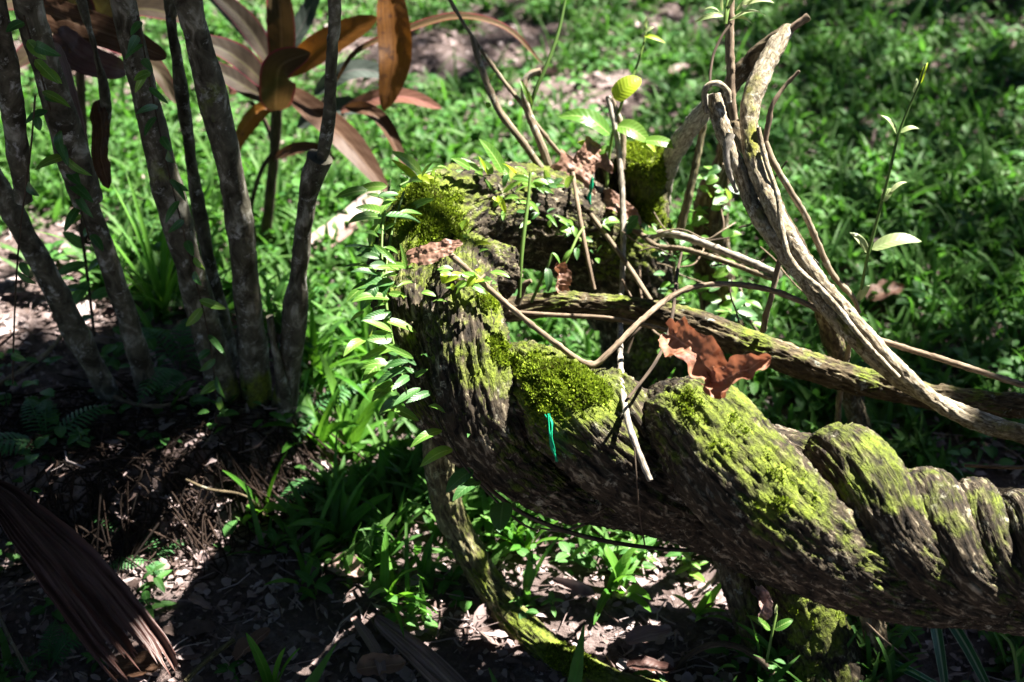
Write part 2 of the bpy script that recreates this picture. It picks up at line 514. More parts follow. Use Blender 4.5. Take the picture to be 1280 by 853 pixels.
# ------------------------------------------------------------------ grass, weeds and litter (uncountable)
def blades(mb, root, az, L, W, tilt, curl, a=.22, b=.55, nseg=5, var=None, fold=.35):
    n = len(root); t = np.linspace(0, 1, nseg + 1)
    th = tilt[:, None] + curl[:, None] * t[None]
    ds = (L / nseg)[:, None]
    h = np.concatenate([np.zeros((n, 1)), np.cumsum(np.sin(th[:, :-1]) * ds, 1)], 1)
    z = np.concatenate([np.zeros((n, 1)), np.cumsum(np.cos(th[:, :-1]) * ds, 1)], 1)
    ca, sa = np.cos(az)[:, None], np.sin(az)[:, None]
    C = root[:, None] + np.stack([ca * h, sa * h, z], -1)
    side = np.stack([-np.sin(az), np.cos(az), 0 * az], -1)[:, None]
    nor = np.stack([-np.cos(th) * ca, -np.cos(th) * sa, np.sin(th)], -1)
    roll = rng.normal(0, .35, n)[:, None, None]
    s2 = side * np.cos(roll) + nor * np.sin(roll); n2 = nor * np.cos(roll) - side * np.sin(roll)
    w = (np.maximum(prof(t * .99 + .005, a, b), .0)[None] * W[:, None] / 2)[..., None]
    V = np.stack([C - s2 * w + n2 * w * fold, C, C + s2 * w + n2 * w * fold], 2)
    idx = np.arange(n)[:, None, None] * (nseg + 1) * 3
    i = np.arange(nseg)[None, :, None] * 3; j = np.arange(2)[None, None]
    k = (idx + i + j)
    F = np.stack([k, k + 1, k + 4, k + 3], -1).reshape(-1, 4)
    u = np.broadcast_to(A([-1, 0, 1.])[None, None], (n, nseg + 1, 3)); vv = np.broadcast_to(t[None, :, None], (n, nseg + 1, 3))
    va = rng.random(n) if var is None else var
    mb.add(V, F, np.stack([u, vv], -1), np.repeat(va, (nseg + 1) * 3))


LUSH = [(240, 240, .3), (420, 410, .2), (120, 200, .25), (340, 250, .25), (440, 500, .22), (330, 400, .28), (480, 620, .20), (600, 660, .10), (220, 330, .25), (960, 470, .30), (760, 660, .09), (560, 640, .10), (410, 430, .2), (1050, 320, .35), (1200, 300, .5), (1100, 120, .5), (860, 60, .12), (600, 190, .12)]
BARE = [(660, 150, .14), (550, 80, .12), (820, 130, .15), (700, 40, .12), (910, 170, .10), (1150, 60, .12), (980, 100, .10), (470, 250, .12), (1000, 310, .10), (620, 20, .1), (760, 220, .12), (640, 720, .12), (780, 690, .12), (230, 760, .22), (350, 790, .20), (640, 800, .20), (800, 780, .22), (700, 700, .14), (30, 320, .12), (40, 420, .16), (860, 760, .15), (480, 820, .2), (150, 650, .25), (560, 760, .15), (1200, 640, .16), (740, 150, .14), (1260, 40, .15), (880, 30, .14), (560, 240, .14), (80, 350, .10), (450, 760, .14)]
LUSHW = [(G(x, y), r) for x, y, r in LUSH]; BAREW = [(G(x, y), r) for x, y, r in BARE]


def blob(p, lst):
    s = np.zeros(len(p))
    for c, r in lst:
        s = np.maximum(s, np.exp(-((p[:, 0] - c[0]) ** 2 + (p[:, 1] - c[1]) ** 2) / (r * r)))
    return s


def gcover(p):
    n1 = fbm(np.stack([p[:, 0] * 5.2, p[:, 1] * 5.2, 0 * p[:, 0]], -1), 3, 21)
    return n1 + .36 * (blob(p, LUSHW)) - .40 * blob(p, BAREW) * (1 - .35 * (p[:, 1] > 2.3))


def scatter(n, x0, x1, y0, y1):
    p = np.stack([rng.uniform(x0, x1, n), rng.uniform(y0, y1, n)], -1)
    return p


def with_z(p, lift=0.):
    return np.concatenate([p, (ground_h(p[:, 0], p[:, 1]) + lift)[:, None]], 1)


def make_grass():
    mb = MB()
    p = scatter(27000, -2.2, 2.4, 1.15, 4.8)
    keep = gcover(p) + rng.normal(0, .06, len(p)) > .465
    # little on the bare root mound face
    md = np.sqrt(((p[:, 0] + .62) / .38) ** 2 + ((p[:, 1] - 1.60) / .24) ** 2)
    keep &= ~((md < 1.0) & (rng.random(len(p)) < .93))
    p = p[keep]
    k = rng.integers(3, 7, len(p))
    q = np.repeat(p, k, 0); n = len(q)
    lush = blob(q, LUSHW)
    q = q + rng.normal(0, .012, q.shape)
    far = sstep(2.1, 2.7, q[:, 1])
    L = rng.uniform(.026, .068, n) * (1 + .35 * lush) * (1 - .22 * far)
    W = rng.uniform(.0055, .0125, n) * (1 + .25 * lush)
    blades(mb, with_z(q, -.004), rng.uniform(0, 2 * np.pi, n), L, W, rng.uniform(.15, 1.05, n) + .15 * far, rng.uniform(.3, 1.2, n), nseg=4)
    # taller blades
    sel = rng.random(n) < .06
    q2 = q[sel]; m = len(q2)
    blades(mb, with_z(q2, -.004), rng.uniform(0, 2 * np.pi, m), rng.uniform(.08, .15, m), rng.uniform(.005, .009, m), rng.uniform(.05, .7, m), rng.uniform(.4, 1.6, m), nseg=6)
    # beyond the frame, coarser
    p = scatter(26000, -9, 9, -2, 14)
    out = (p[:, 0] < -2.2) | (p[:, 0] > 2.4) | (p[:, 1] < 1.15) | (p[:, 1] > 4.8)
    p = p[out]; p = p[fbm(np.stack([p[:, 0] * 1.4, p[:, 1] * 1.4, 0 * p[:, 0]], -1), 3, 4) > .42]; n = len(p)
    blades(mb, with_z(p, -.004), rng.uniform(0, 2 * np.pi, n), rng.uniform(.08, .18, n), rng.uniform(.012, .022, n), rng.uniform(.2, 1., n), rng.uniform(.3, 1.2, n), nseg=3)
    o = mb.build('grass', MAT['grass'], loc=(0, 0, 0))
    tag(o, 'short broad-bladed green grass growing over the soil of the clearing', 'grass', None, 'stuff')
make_grass()


def make_cover():
    mb = MB()
    p = scatter(3600, -1.6, 1.9, 1.15, 3.9)
    cv = gcover(p) + .08 * (p[:, 1] < 1.9)
    p = p[(cv > .35) & (rng.random(len(p)) < .8)]
    for x, y in p:
        z = float(ground_h(x, y)); nl = rng.integers(3, 7); h = rng.uniform(.01, .045); a0 = rng.uniform(0, 6.28); va = rng.random()
        for k in range(nl):
            a = a0 + k * 2.4 + rng.normal(0, .3); el = rng.uniform(-.1, .7)
            d = A([math.cos(a) * math.cos(el), math.sin(a) * math.cos(el), math.sin(el)])
            L = rng.uniform(.012, .032)
            V, F, U = leaf_dir(A([x, y, z + h * (k + 1) / nl]) + d * .005, d, (0, 0, 1), L, L * rng.uniform(.4, .7), .6, .75, n=4, m=3, droop=.3)
            mb.add(V, F, U, min(1, max(0, va + rng.normal(0, .15))))
    o = mb.build('ground_cover', MAT['cover'], loc=(0, 0, 0))
    tag(o, 'tiny round-leaved weeds scattered between the grass and the litter', 'weeds', None, 'stuff')
make_cover()


def make_litter():
    mb = MB()
    n = 95000
    p = scatter(n, -1.9, 2.2, 1.1, 4.6)
    g = gcover(p)
    near = sstep(2.6, 1.5, p[:, 1])
    keep = rng.random(n) < np.clip(.34 + .66 * near + (.45 - g) * 1.6, .12, 1)
    p = p[keep]; n = len(p)
    # flakes: bent 3x4 patches
    L = np.minimum(rng.gamma(1.6, .0050, n) + .004, .05); W = L * rng.uniform(.25, .75, n)
    az = rng.uniform(0, 6.28, n)
    c = with_z(p); c[:, 2] += rng.uniform(.001, .010, n)
    X = np.stack([np.cos(az), np.sin(az), rng.normal(0, .28, n)], -1)
    Yv = np.stack([-np.sin(az), np.cos(az), rng.normal(0, .28, n)], -1)
    Zv = np.cross(X, Yv)
    t = np.linspace(-1, 1, 5); u = np.linspace(-1, 1, 3)
    ws = A([.15, .75, 1, .8, .1])
    cu = rng.uniform(-.6, .6, n)[:, None, None]; cv = rng.uniform(-.2, .9, n)[:, None, None]
    tt = t[None, :, None] + 0 * u[None, None]; uu = u[None, None] * ws[None, :, None] * (1 + rng.normal(0, .2, (n, 5, 3)))
    zz = cu * tt ** 2 * .5 + cv * uu ** 2 * .5 + rng.normal(0, .09, (n, 5, 3))
    V = c[:, None, None] + X[:, None, None] * (tt + 0 * uu)[..., None] * (L / 2)[:, None, None, None] + Yv[:, None, None] * uu[..., None] * (W / 2)[:, None, None, None] + Zv[:, None, None] * (zz * (W / 2)[:, None, None])[..., None]
    base = np.arange(n)[:, None] * 15; gf = grid_faces(5, 3, False)
    F = (base[:, None] + gf[None]).reshape(-1, 4)
    mb.add(V, F, None, np.repeat(np.clip(rng.beta(2.0, 2.2, n), 0, 1), 15))
    # whole curled leaves among the flakes
    p = scatter(420, -1.9, 2.0, 1.15, 3.8); g = gcover(p); p = p[rng.random(len(p)) < np.clip(.9 - 1.2 * g + .3 * (p[:, 1] < 2), .1, 1)]
    for k, (x, y) in enumerate(p):
        a = rng.uniform(0, 6.28); l = rng.uniform(.025, .065); d = A([math.cos(a), math.sin(a), 0]) * l / 2
        c = A([x, y, float(ground_h(x, y)) + .008]); e = rng.uniform(-.2, .5)
        sp = [c - d + A([0, 0, l * .1 * e]), c - d * .3 + A([0, 0, .004]), c + d * .4 + A([0, 0, .004]), c + d + A([0, 0, l * .3 * e])]
        Vv, Ff, Uu = ribbon(sp, l * rng.uniform(.25, .55), .4, .6, (rng.normal(0, .3), rng.normal(0, .3), 1), rng.uniform(-.2, .4), wave=.06, wk=4, crumple=.12, curl=rng.uniform(-.1, .5), n=10, m=7, seed=k)
        mb.add(Vv, Ff, Uu, float(rng.beta(2, 2.6)))
    # twigs and straw: thin 4-sided sticks
    n = 15000
    p = scatter(n, -1.9, 2.0, 1.1, 4.2)
    near = sstep(2.4, 1.5, p[:, 1]); keep = rng.random(n) < .22 + .78 * near
    p = p[keep]; n = len(p)
    L = rng.gamma(2.0, .012, n) + .010; r = rng.uniform(.0004, .0016, n)
    az = rng.uniform(0, 6.28, n); el = rng.normal(0, .12, n)
    c = with_z(p); c[:, 2] += rng.uniform(.003, .012, n)
    d = np.stack([np.cos(az) * np.cos(el), np.sin(az) * np.cos(el), np.sin(el)], -1)
    s = np.stack([-np.sin(az), np.cos(az), 0 * az], -1); w = np.cross(d, s)
    bend = rng.normal(0, .1, n)
    rows = []
    for q, br in ((-.5, 0), (0, 1), (.5, 0)):
        for a in range(4):
            an = a * np.pi / 2
            rows.append(c + d * (L * q)[:, None] + s * (L * bend * br)[:, None] + (s * math.cos(an) + w * math.sin(an)) * r[:, None])
    V = np.stack(rows, 1); gf = grid_faces(3, 4, True)
    F = (np.arange(n)[:, None, None] * 12 + gf[None]).reshape(-1, 4)
    mb.add(V, F, None, np.repeat(np.clip(rng.beta(2.2, 2, n), 0, 1), 12))
    o = mb.build('leaf_litter', MAT['litter'], loc=(0, 0, 0))
    tag(o, 'dry brown and pinkish leaf litter and straw lying over the soil', 'leaf litter', None, 'stuff')
make_litter()


# ------------------------------------------------------------------ moss
MOSS = [(530, 290, 1.74, .055, .6), (520, 250, 1.80, .05, .30), (690, 475, 1.58, .055, .55), (740, 500, 1.58, .035, .45), (605, 385, 1.64, .022, .6), (1000, 640, 1.44, .04, .2), (620, 440, 1.6, .02, .3), (655, 440, 1.6, .03, .2),
        (930, 530, 1.46, .05, .22), (980, 590, 1.44, .045, .28), (850, 480, 1.5, .04, .22), (1090, 560, 1.44, .045, .34), (1215, 590, 1.40, .02, .3),
        (780, 290, 2.02, .05, .35), (830, 420, 2.15, .06, .5), (812, 200, 2.02, .03, .55), (740, 330, 2.0, .05, .3), (625, 560, 1.60, .03, .25), (600, 230, 1.88, .06, .12)]
MOSSW = [(P(x, y, d), r, w) for x, y, d, r, w in MOSS]


def moss_field(Pp, N, base=0.0, seed=0, spots=None):
    sh = Pp.shape[:-1]
    p = Pp.reshape(-1, 3); n = N.reshape(-1, 3)
    m = base + .34 * np.clip(n[:, 2] + .1, -.5, 1) + .75 * (fbm(p * 20, 4, 60 + seed) - .5) + .5 * (fbm(p * 75, 3, 70 + seed) - .5)
    for c, r, w in (MOSSW if spots is None else spots):
        m += w * np.exp(-((p - c) ** 2).sum(1) / (r * r)) * (n[:, 2] > -.35)
    return np.clip(m, 0, 1).reshape(sh)


def moss_fronds(mb, pts, nor, k=4, L=.0055, W=.0013):
    n = len(pts)
    pts = np.repeat(pts, k, 0); nor = np.repeat(nor, k, 0)
    N = len(pts)
    pts = pts + rng.normal(0, .0014, pts.shape)
    d = nor + rng.normal(0, .55, pts.shape) + A([0, 0, .35]); d /= np.linalg.norm(d, axis=1)[:, None]
    s = np.cross(d, rng.normal(0, 1, pts.shape)); s /= np.linalg.norm(s, axis=1)[:, None] + 1e-9
    l = (np.repeat(L, k) * rng.uniform(.5, 1.3, N) if not np.isscalar(L) else L * rng.uniform(.5, 1.3, N))[:, None]; w = (W * rng.uniform(.7, 1.4, N))[:, None]
    pts = pts - nor * .0008
    V = np.stack([pts, pts + d * l * .5 + s * w, pts + d * l + s * w * .2, pts + d * l * .45 - s * w], 1)
    F = np.arange(N * 4).reshape(-1, 4)
    tuft = np.repeat(rng.random(n), k) * .5 + .5 * rng.random(N)
    mb.add(V, F, None, np.repeat(np.clip(tuft * .8 + .5 * (fbm(pts * 30, 2, 5) - .3), 0, 1), 4))


def moss_from_tube(mb, tb, mo, thr, density, k=4, L=.0055):
    """pick random surface points where the moss value is above thr; density in tufts per square metre"""
    Pp, N = tb.P, tb.N
    du = np.linalg.norm(np.roll(Pp, -1, 1) - Pp, axis=2); dv = np.linalg.norm(np.gradient(Pp, axis=0), axis=2)
    area = du * dv
    pr = area * density * np.clip((mo - thr) / .18, 0, 1.4)
    cnt = rng.poisson(pr)
    idx = np.repeat(np.arange(cnt.size), cnt.ravel())
    if len(idx) == 0: return
    L = L * (.45 + .75 * np.clip((mo.ravel()[idx] - thr) / .3, 0, 1))
    p = Pp.reshape(-1, 3)[idx] + rng.uniform(-1, 1, (len(idx), 3)) * (np.minimum(du, dv).ravel()[idx] * .5)[:, None]
    moss_fronds(mb, p, N.reshape(-1, 3)[idx], k, L)


# ------------------------------------------------------------------ the twisted liana
STRANDS = [  # each strand: (px, py, depth, radius in px) along its length
    # round the arch, down the left flank, then along the underside
    ([(806, 540, 2.38, 50), (803, 440, 2.23, 50), (786, 345, 2.11, 54), (728, 288, 2.03, 60), (645, 264, 1.94, 58), (575, 268, 1.86, 60), (528, 306, 1.79, 60), (512, 365, 1.735, 46), (522, 430, 1.70, 42), (552, 500, 1.68, 40), (610, 560, 1.685, 38), (700, 598, 1.69, 40), (800, 622, 1.69, 42), (900, 650, 1.68, 40), (1000, 690, 1.66, 40)], 1.0),
    # inner strand of the bend
    ([(770, 400, 2.16, 34), (735, 330, 2.09, 36), (660, 300, 2.0, 34), (590, 306, 1.90, 36), (552, 345, 1.77, 34), (545, 400, 1.70, 32), (556, 470, 1.665, 32), (590, 540, 1.655, 34), (660, 590, 1.655, 34), (760, 625, 1.66, 34)], .8),
    # upright coil at the front
    ([(632, 345, 1.83, 34), (588, 336, 1.755, 38), (580, 380, 1.68, 45), (586, 430, 1.64, 48), (594, 480, 1.62, 48), (612, 535, 1.62, 46), (660, 588, 1.64, 40), (740, 630, 1.67, 34)], 1.0),
    ([(630, 520, 1.78, 42), (645, 478, 1.69, 46), (685, 490, 1.625, 52), (730, 538, 1.59, 56), (796, 590, 1.595, 54), (876, 632, 1.625, 50), (976, 686, 1.65, 46), (1090, 728, 1.65, 38)], 1.0),
    ([(730, 530, 1.75, 36), (748, 500, 1.67, 38), (776, 520, 1.605, 42), (806, 560, 1.60, 42), (856, 602, 1.62, 40), (930, 650, 1.64, 36)], .9),
    ([(812, 590, 1.74, 50), (838, 538, 1.64, 56), (876, 538, 1.565, 66), (912, 580, 1.53, 72), (950, 620, 1.512, 74), (1000, 664, 1.505, 68), (1060, 704, 1.51, 56), (1150, 734, 1.525, 46), (1260, 744, 1.54, 44), (1440, 770, 1.52, 60), (*WP(.95, .90, .30), 70), (*WP(1.25, .98, .22), 70), (*WP(1.6, 1.16, -.02), 60), (*WP(1.7, 1.25, -.14), 50)], .85),
    ([(1030, 660, 1.68, 46), (1046, 590, 1.60, 48), (1062, 584, 1.545, 52), (1088, 616, 1.512, 52), (1126, 676, 1.50, 48), (1186, 724, 1.505, 40), (1260, 752, 1.52, 36)], .6),
    ([(1142, 670, 1.66, 34), (1152, 628, 1.575, 35), (1166, 626, 1.525, 38), (1184, 664, 1.497, 38), (1212, 712, 1.49, 36), (1268, 748, 1.50, 32)], .5),
    ([(1206, 670, 1.64, 28), (1212, 632, 1.56, 30), (1222, 634, 1.515, 31), (1236, 672, 1.49, 31), (1262, 716, 1.485, 30), (1312, 748, 1.49, 30)], .45),
    ([(1268, 680, 1.60, 32), (1278, 648, 1.53, 34), (1292, 656, 1.49, 36), (1312, 700, 1.472, 38), (1350, 730, 1.475, 44), (1430, 750, 1.46, 60), (*WP(.90, 1.02, .33), 75), (*WP(1.2, 1.10, .24), 75), (*WP(1.55, 1.0, .02), 60), (*WP(1.65, .95, -.14), 50)], .5),
    ([(*WP(1.75, 1.10, -.12), 70), (*WP(1.50, 1.05, .06), 85), (*WP(1.10, .98, .20), 90), (1440, 745, 1.56, 84), (1280, 700, 1.572, 80), (1200, 692, 1.58, 82), (1130, 672, 1.588, 80), (1050, 640, 1.605, 76), (960, 605, 1.62, 72), (800, 562, 1.67, 56), (690, 532, 1.70, 52), (618, 500, 1.73, 44)], 1.0)]


def liana_bark(k):
    def disp(x, y, ss, seed):
        b1 = ridged_bark(.0046, 110, 20, .25)(x, y, ss, seed)
        b2 = ridged_bark(.0030, 250, 62, .5)(x, y, ss, seed + 20)
        b3 = ridged_bark(.0034, 42, 5, 0.)(x, y, ss, seed + 30)
        # scaly cross cracks
        n = vnoise(np.stack([x * 60, y * 60, ss * 85], -1) + fbm(np.stack([x * 50, y * 50, ss * 50], -1), 2, seed + 2)[..., None] * 2, seed + 50)
        crack = -np.clip(1 - np.abs(n - .5) * 16, 0, 1) * .0020
        return k * (b1 + b2 + b3 + crack + lumps(.0055, 15)(x, y, ss, seed + 40))
    return disp


def make_liana():
    root = thing('twisted_liana', 'massive mossy woody liana of twisted rope-like strands looping round at its left end', 'liana', (*G(806, 500)[:2], 0))
    mo_mb = MB()
    for k, (rows, amp) in enumerate(STRANDS):
        R = [list(P(x, y, d)) + [M(r, d)] for x, y, d, r in rows]
        q, ss = spline(R, .0028)
        e = np.minimum(np.minimum(ss, ss[-1] - ss) / .02, 1); rad = q[:, 3] * np.sqrt(np.clip(1 - (1 - e) ** 2, .02, 1))
        tb = Tube(q[:, :3], ss, rad, int(110 + 1300 * q[:, 3].mean()), liana_bark(amp), seed=3 + 11 * k)
        mo = moss_field(tb.P, tb.N, .02, k)
        mb = MB(); tb.add_to(mb, .5, mo, False)
        mb.build('twisted_strand', MAT['liana'], root)
        moss_from_tube(mo_mb, tb, mo, .66, 420000, 4, .0052)
    # sawn-off stump standing up at the back of the loop
    rows = [list(P(803, 470, 2.27)) + [.05], list(P(808, 330, 2.13)) + [.042], list(P(803, 250, 2.07)) + [.034], list(P(800, 192, 2.03)) + [.031]]
    tb = wstem(rows, 90, .003, lambda x, y, ss, sd: ridged_bark(.005, 110, 22)(x, y, ss, sd) + lumps(.006, 25)(x, y, ss, sd), 77)
    mo = moss_field(tb.P, tb.N, .32, 9)
    mb = MB(); tb.add_to(mb, .5, mo); mb.build('stump', MAT['liana'], root)
    moss_from_tube(mo_mb, tb, mo, .56, 170000, 4, .0065)
    a_ = rng.uniform(0, 6.28, 260); r_ = .030 * np.sqrt(rng.random(260)); top_ = tb.P[-1].mean(0)
    moss_fronds(mo_mb, top_ + np.stack([r_ * np.cos(a_), r_ * np.sin(a_), 0 * a_ + .001], -1), np.tile(A([0, 0, 1.]), (260, 1)), 6, .008)
    rows = [list(P(770, 300, 2.10)) + [.022], list(P(762, 240, 2.08)) + [.019], list(P(757, 196, 2.06)) + [.017]]
    tb = wstem(rows, 60, .003, ridged_bark(.004, 140, 24), 78)
    mo = moss_field(tb.P, tb.N, .12, 10)
    mb = MB(); tb.add_to(mb, .5, mo); mb.build('stump', MAT['liana'], root)
    # trailing moss under the arch
    o = mo_mb.build('moss', MAT['moss'], root, smooth=False)
    tag(o, 'bright yellow-green cushions of moss on its upper side', kind='stuff')
make_liana()


def moss_stem(name, label, cat, rows_pix, rpix, seg, matk, disp, seed, base=.1, thr=.6, spots=(), L=.005, step=.003, dens=150000, group=None):
    tb = pstem(rows_pix, rpix, seg, step, disp, seed)
    mo = moss_field(tb.P, tb.N, base, seed % 7, list(spots))
    ends = min((rows_pix[0], rows_pix[-1]), key=lambda p: P(*p)[2])
    root = thing(name, label, cat, P(*ends), group)
    mb = MB(); tb.add_to(mb, .5, mo); mb.build('stem', MAT[matk], root)
    m2 = MB(); moss_from_tube(m2, tb, mo, thr, dens, 3, L)
    if m2.n: tag(m2.build('moss', MAT['moss'], root, smooth=False), kind='stuff')
    return root


diamond = lambda amp: (lambda x, y, s, sd: ridged_bark(amp, 170, 34, .2)(x, y, s, sd) + ridged_bark(amp * .5, 420, 90, .3)(x, y, s, sd + 4) + lumps(amp * .9, 30)(x, y, s, sd + 8))

moss_stem('hanging_vine', 'arching rough-barked vine dropping from the left end of the liana loop onto the litter', 'vine',
          [(562, 480, 1.74), (548, 540, 1.80), (553, 610, 1.86), (578, 675, 1.89), (620, 745, 1.885), (668, 800, 1.835), (715, 836, 1.80), (790, 862, 1.775), (900, 885, 1.76), (1020, 905, 1.75)],
          [18, 18, 17, 17.5, 18.5, 20, 20, 18, 18, 18], 90, 'root', diamond(.0036), 5, .14, .62, [(P(705, 828, 1.80), .03, .4), (P(640, 760, 1.86), .03, .15)], .004)
moss_stem('mossy_branch', 'long horizontal branch with net-like bark and a mossy top crossing behind the dead red leaf', 'branch',
          [(560, 410, 1.90), (610, 394, 1.875), (660, 384, 1.86), (720, 381, 1.85), (800, 390, 1.83), (880, 410, 1.80), (960, 440, 1.80), (1050, 470, 1.80), (1130, 489, 1.80), (1200, 501, 1.80), (1300, 509, 1.80), (1420, 512, 1.80), WP(1.0, 1.48, .24), WP(1.5, 1.5, .10), WP(1.9, 1.55, -.06)],
          [13, 13, 13.5, 15, 17, 18, 17.5, 17, 16, 15, 14, 14, 14, 14, 14], 90, 'branch', diamond(.0036), 6, .06, .63, [(P(760, 372, 1.83), .06, .10)], .0035)
gb = G(975, 842)
moss_stem('leaning_liana', 'slim pale mottled trunk leaning under the liana, left of the mossy upright trunk', 'trunk',
          [(884, 630, 1.78), (912, 690, 1.81), (936, 765, 1.84), (952, 830, 1.82), (965, 900, 1.80)], [20, 21, 22, 22, 26], 80, 'branch', diamond(.004), 15, .05, .62, (), .004)
moss_stem('mossy_liana', 'thick upright mossy trunk standing under the liana at the bottom edge', 'trunk',
          [(960, 660, 1.75), (988, 730, 1.78), (1018, 800, 1.80), (1035, 860, 1.80), (1045, 930, 1.80)], [38, 42, 46, 50, 58], 110, 'liana', lambda x, y, s, sd: ridged_bark(.005, 110, 40)(x, y, s, sd) + lumps(.008, 18)(x, y, s, sd), 16, .12, .58, [(P(1010, 800, 1.77), .045, .26)], .005)
moss_stem('slender_liana', 'slender shaded trunk right of the mossy upright trunk under the liana', 'trunk',
          [(1085, 745, 1.74), (1095, 800, 1.79), (1100, 860, 1.83), (1102, 920, 1.88)], [13, 13, 14, 16], 50, 'branch', diamond(.003), 17, .1, .6, (), .005)
moss_stem('dark_liana', 'dark trunk in the shadow behind the slender trunk under the liana', 'trunk',
          [(1125, 740, 1.86), (1122, 790, 1.90), (1112, 850, 1.95), (1108, 880, 1.98)], [14, 14, 15, 16], 50, 'branch', diamond(.003), 18, .1, .6, (), .005)
# ------------------------------------------------------------------ helpers for the plants
def stem_part(root, pts, rpix, mat, seg=14, step=.004, disp=None, seed=1, name='stem', moss=0., spots=None):
    tb = pstem(pts, rpix, seg, step, disp, seed)
    mb = MB(); mo = moss
    if spots is not None: mo = moss_field(tb.P, tb.N, moss, seed % 7, spots)
    tb.add_to(mb, random.random(), mo)
    return mb.build(name, MAT[mat], root)


def single_stem(name, label, cat, pts, rpix, mat, group=None, **kw):
    o = stem_part(None, pts, rpix, mat, name=name, **kw)
    return tag(o, label, cat, group)


def leaf_px(root, base_px, t, W, mat, nrm=None, bow=.12, name='leaf', var=None, seed=None, d2=None, **kw):
    """leaf from pixel point b=(x,y,d) to tip t; bow lifts its middle"""
    bb = base_px
    p0 = P(*bb); p1 = P(t[0], t[1], t[2] if len(t) > 2 else bb[2])
    nr = A(nrm if nrm is not None else (random.uniform(-.35, .35), random.uniform(-.75, .1), 1.0), float)
    L = np.linalg.norm(p1 - p0)
    nr /= np.linalg.norm(nr)
    mids = [p0 + (p1 - p0) * f + nr * L * bow * 4 * f * (1 - f) for f in (0, .33, .66, 1)]
    sd = random.randint(0, 999) if seed is None else seed
    V, F, U = ribbon(mids, M(W, bb[2]), kw.pop('a', .55), kw.pop('b', .85), nr, kw.pop('fold', .22), seed=sd, n=kw.pop('n', 12), m=kw.pop('m', 5), **kw)
    mb = MB().add(V, F, U, random.random() if var is None else var)
    return mb.build(name, MAT[mat], root)


def blade_px(root, pts, W, mat, nrm, name='leaf', var=.5, n=30, **kw):
    sp = [P(*p) for p in pts]
    V, F, U = ribbon(sp, M(W, pts[len(pts) // 2][2]), nrm=nrm, n=n, **kw)
    return MB().add(V, F, U, var).build(name, MAT[mat], root)


def knob_small(x, y, s, sd):
    """uneven skin with swollen leaf nodes every few centimetres"""
    pos_ = s / .042 + 1.7 * fbm(np.stack([s * 9, 0 * s + sd, 0 * s], -1), 2, sd)
    node = np.exp(-((pos_ - np.round(pos_)) / .055) ** 2)
    return lumps(.0008, 150)(x, y, s, sd) + .0009 * node + ridged_bark(.0004, 600, 120, .3)(x, y, s, sd)
TOCAM = -FWD

# ------------------------------------------------------------------ woody vines at the right
def vine_thing(name, label, cat, pts, rpix, mat, seg, disp, seed, moss=0., spots=None, parts=()):
    root = thing(name, label, cat, P(*max(pts, key=lambda p: p[1])))
    stem_part(root, pts, rpix, mat, seg, .0035, disp, seed, 'stem', moss, spots)
    for nm, pp, rp, mt in parts:
        stem_part(root, pp, rp, mt, 14, .003, knob_small, seed + 3, nm)
    return root

pb = lambda amp: (lambda x, y, s, sd: ridged_bark(amp, 200, 70, .4)(x, y, s, sd) + lumps(amp * 1.6, 45)(x, y, s, sd + 3))
vine_thing('hooked_vine', 'woody vine ending at the top in a small round hook, twined with the pale-topped vine', 'vine',
           [(893, 118, 1.70), (899, 148, 1.70), (914, 190, 1.70), (930, 228, 1.70), (944, 262, 1.695), (972, 305, 1.69), (1008, 352, 1.685), (1050, 404, 1.675), (1100, 456, 1.665), (1150, 491, 1.655), (1220, 521, 1.645), (1300, 549, 1.635), (1400, 570, 1.63), WP(1.1, 1.3, .16), WP(1.6, 1.38, -.05)],
           [8.5, 9.5, 10, 10, 10.5, 10.5, 10, 9.5, 9.5, 9.5, 10, 11, 11, 11, 11], 'pale', 40, pb(.0016), 31, -.06, [(P(960, 270, 1.68), .03, .25)],
           [('hook', [(912, 128, 1.69), (908, 112, 1.685), (896, 104, 1.68), (884, 108, 1.68), (880, 122, 1.685), (884, 142, 1.69)], 3.6, 'pale'),
            ('tendril', [(913, 168, 1.675), (908, 190, 1.672), (911, 215, 1.675), (921, 240, 1.69)], [5.5, 4.5, 3.5, 2.5], 'white_twig')])
vine_thing('pale_vine', 'pale sunlit woody vine with a broken top, twined with the hooked vine', 'vine',
           [(988, 34, 1.735), (970, 58, 1.73), (952, 92, 1.72), (938, 132, 1.71), (937, 165, 1.70), (943, 205, 1.69), (962, 252, 1.68), (988, 300, 1.672), (1030, 358, 1.662), (1078, 412, 1.655), (1118, 456, 1.648), (1170, 503, 1.642), (1230, 532, 1.64), (1300, 545, 1.615), (1400, 560, 1.61), WP(1.1, 1.22, .16), WP(1.65, 1.25, -.05)],
           [8, 12, 12.5, 12.5, 10.5, 10.5, 10.5, 10, 9.5, 9.5, 9.5, 9.5, 10, 11, 11, 11, 11], 'pale', 40, pb(.0015), 32, -.06, [(P(955, 250, 1.66), .03, .25), (P(940, 175, 1.69), .015, .3)],
           [('broken_tip', [(978, 45, 1.735), (993, 33, 1.73), (1011, 21, 1.725)], [5, 5, 4.6], 'brown_twig')])
vine_thing('shaded_vine', 'brown woody vine in shade bent down behind the pale broken-topped vine', 'vine',
           [(985, 36, 1.76), (962, 56, 1.775), (938, 78, 1.79), (916, 104, 1.80), (906, 128, 1.80), (914, 150, 1.79), (930, 180, 1.765), (955, 225, 1.735), (985, 280, 1.72), (1020, 340, 1.71), (1060, 400, 1.70)],
           [8, 10, 11, 11, 10, 9.5, 9, 8, 7, 6.5, 5], 'branch', 32, pb(.0016), 33)
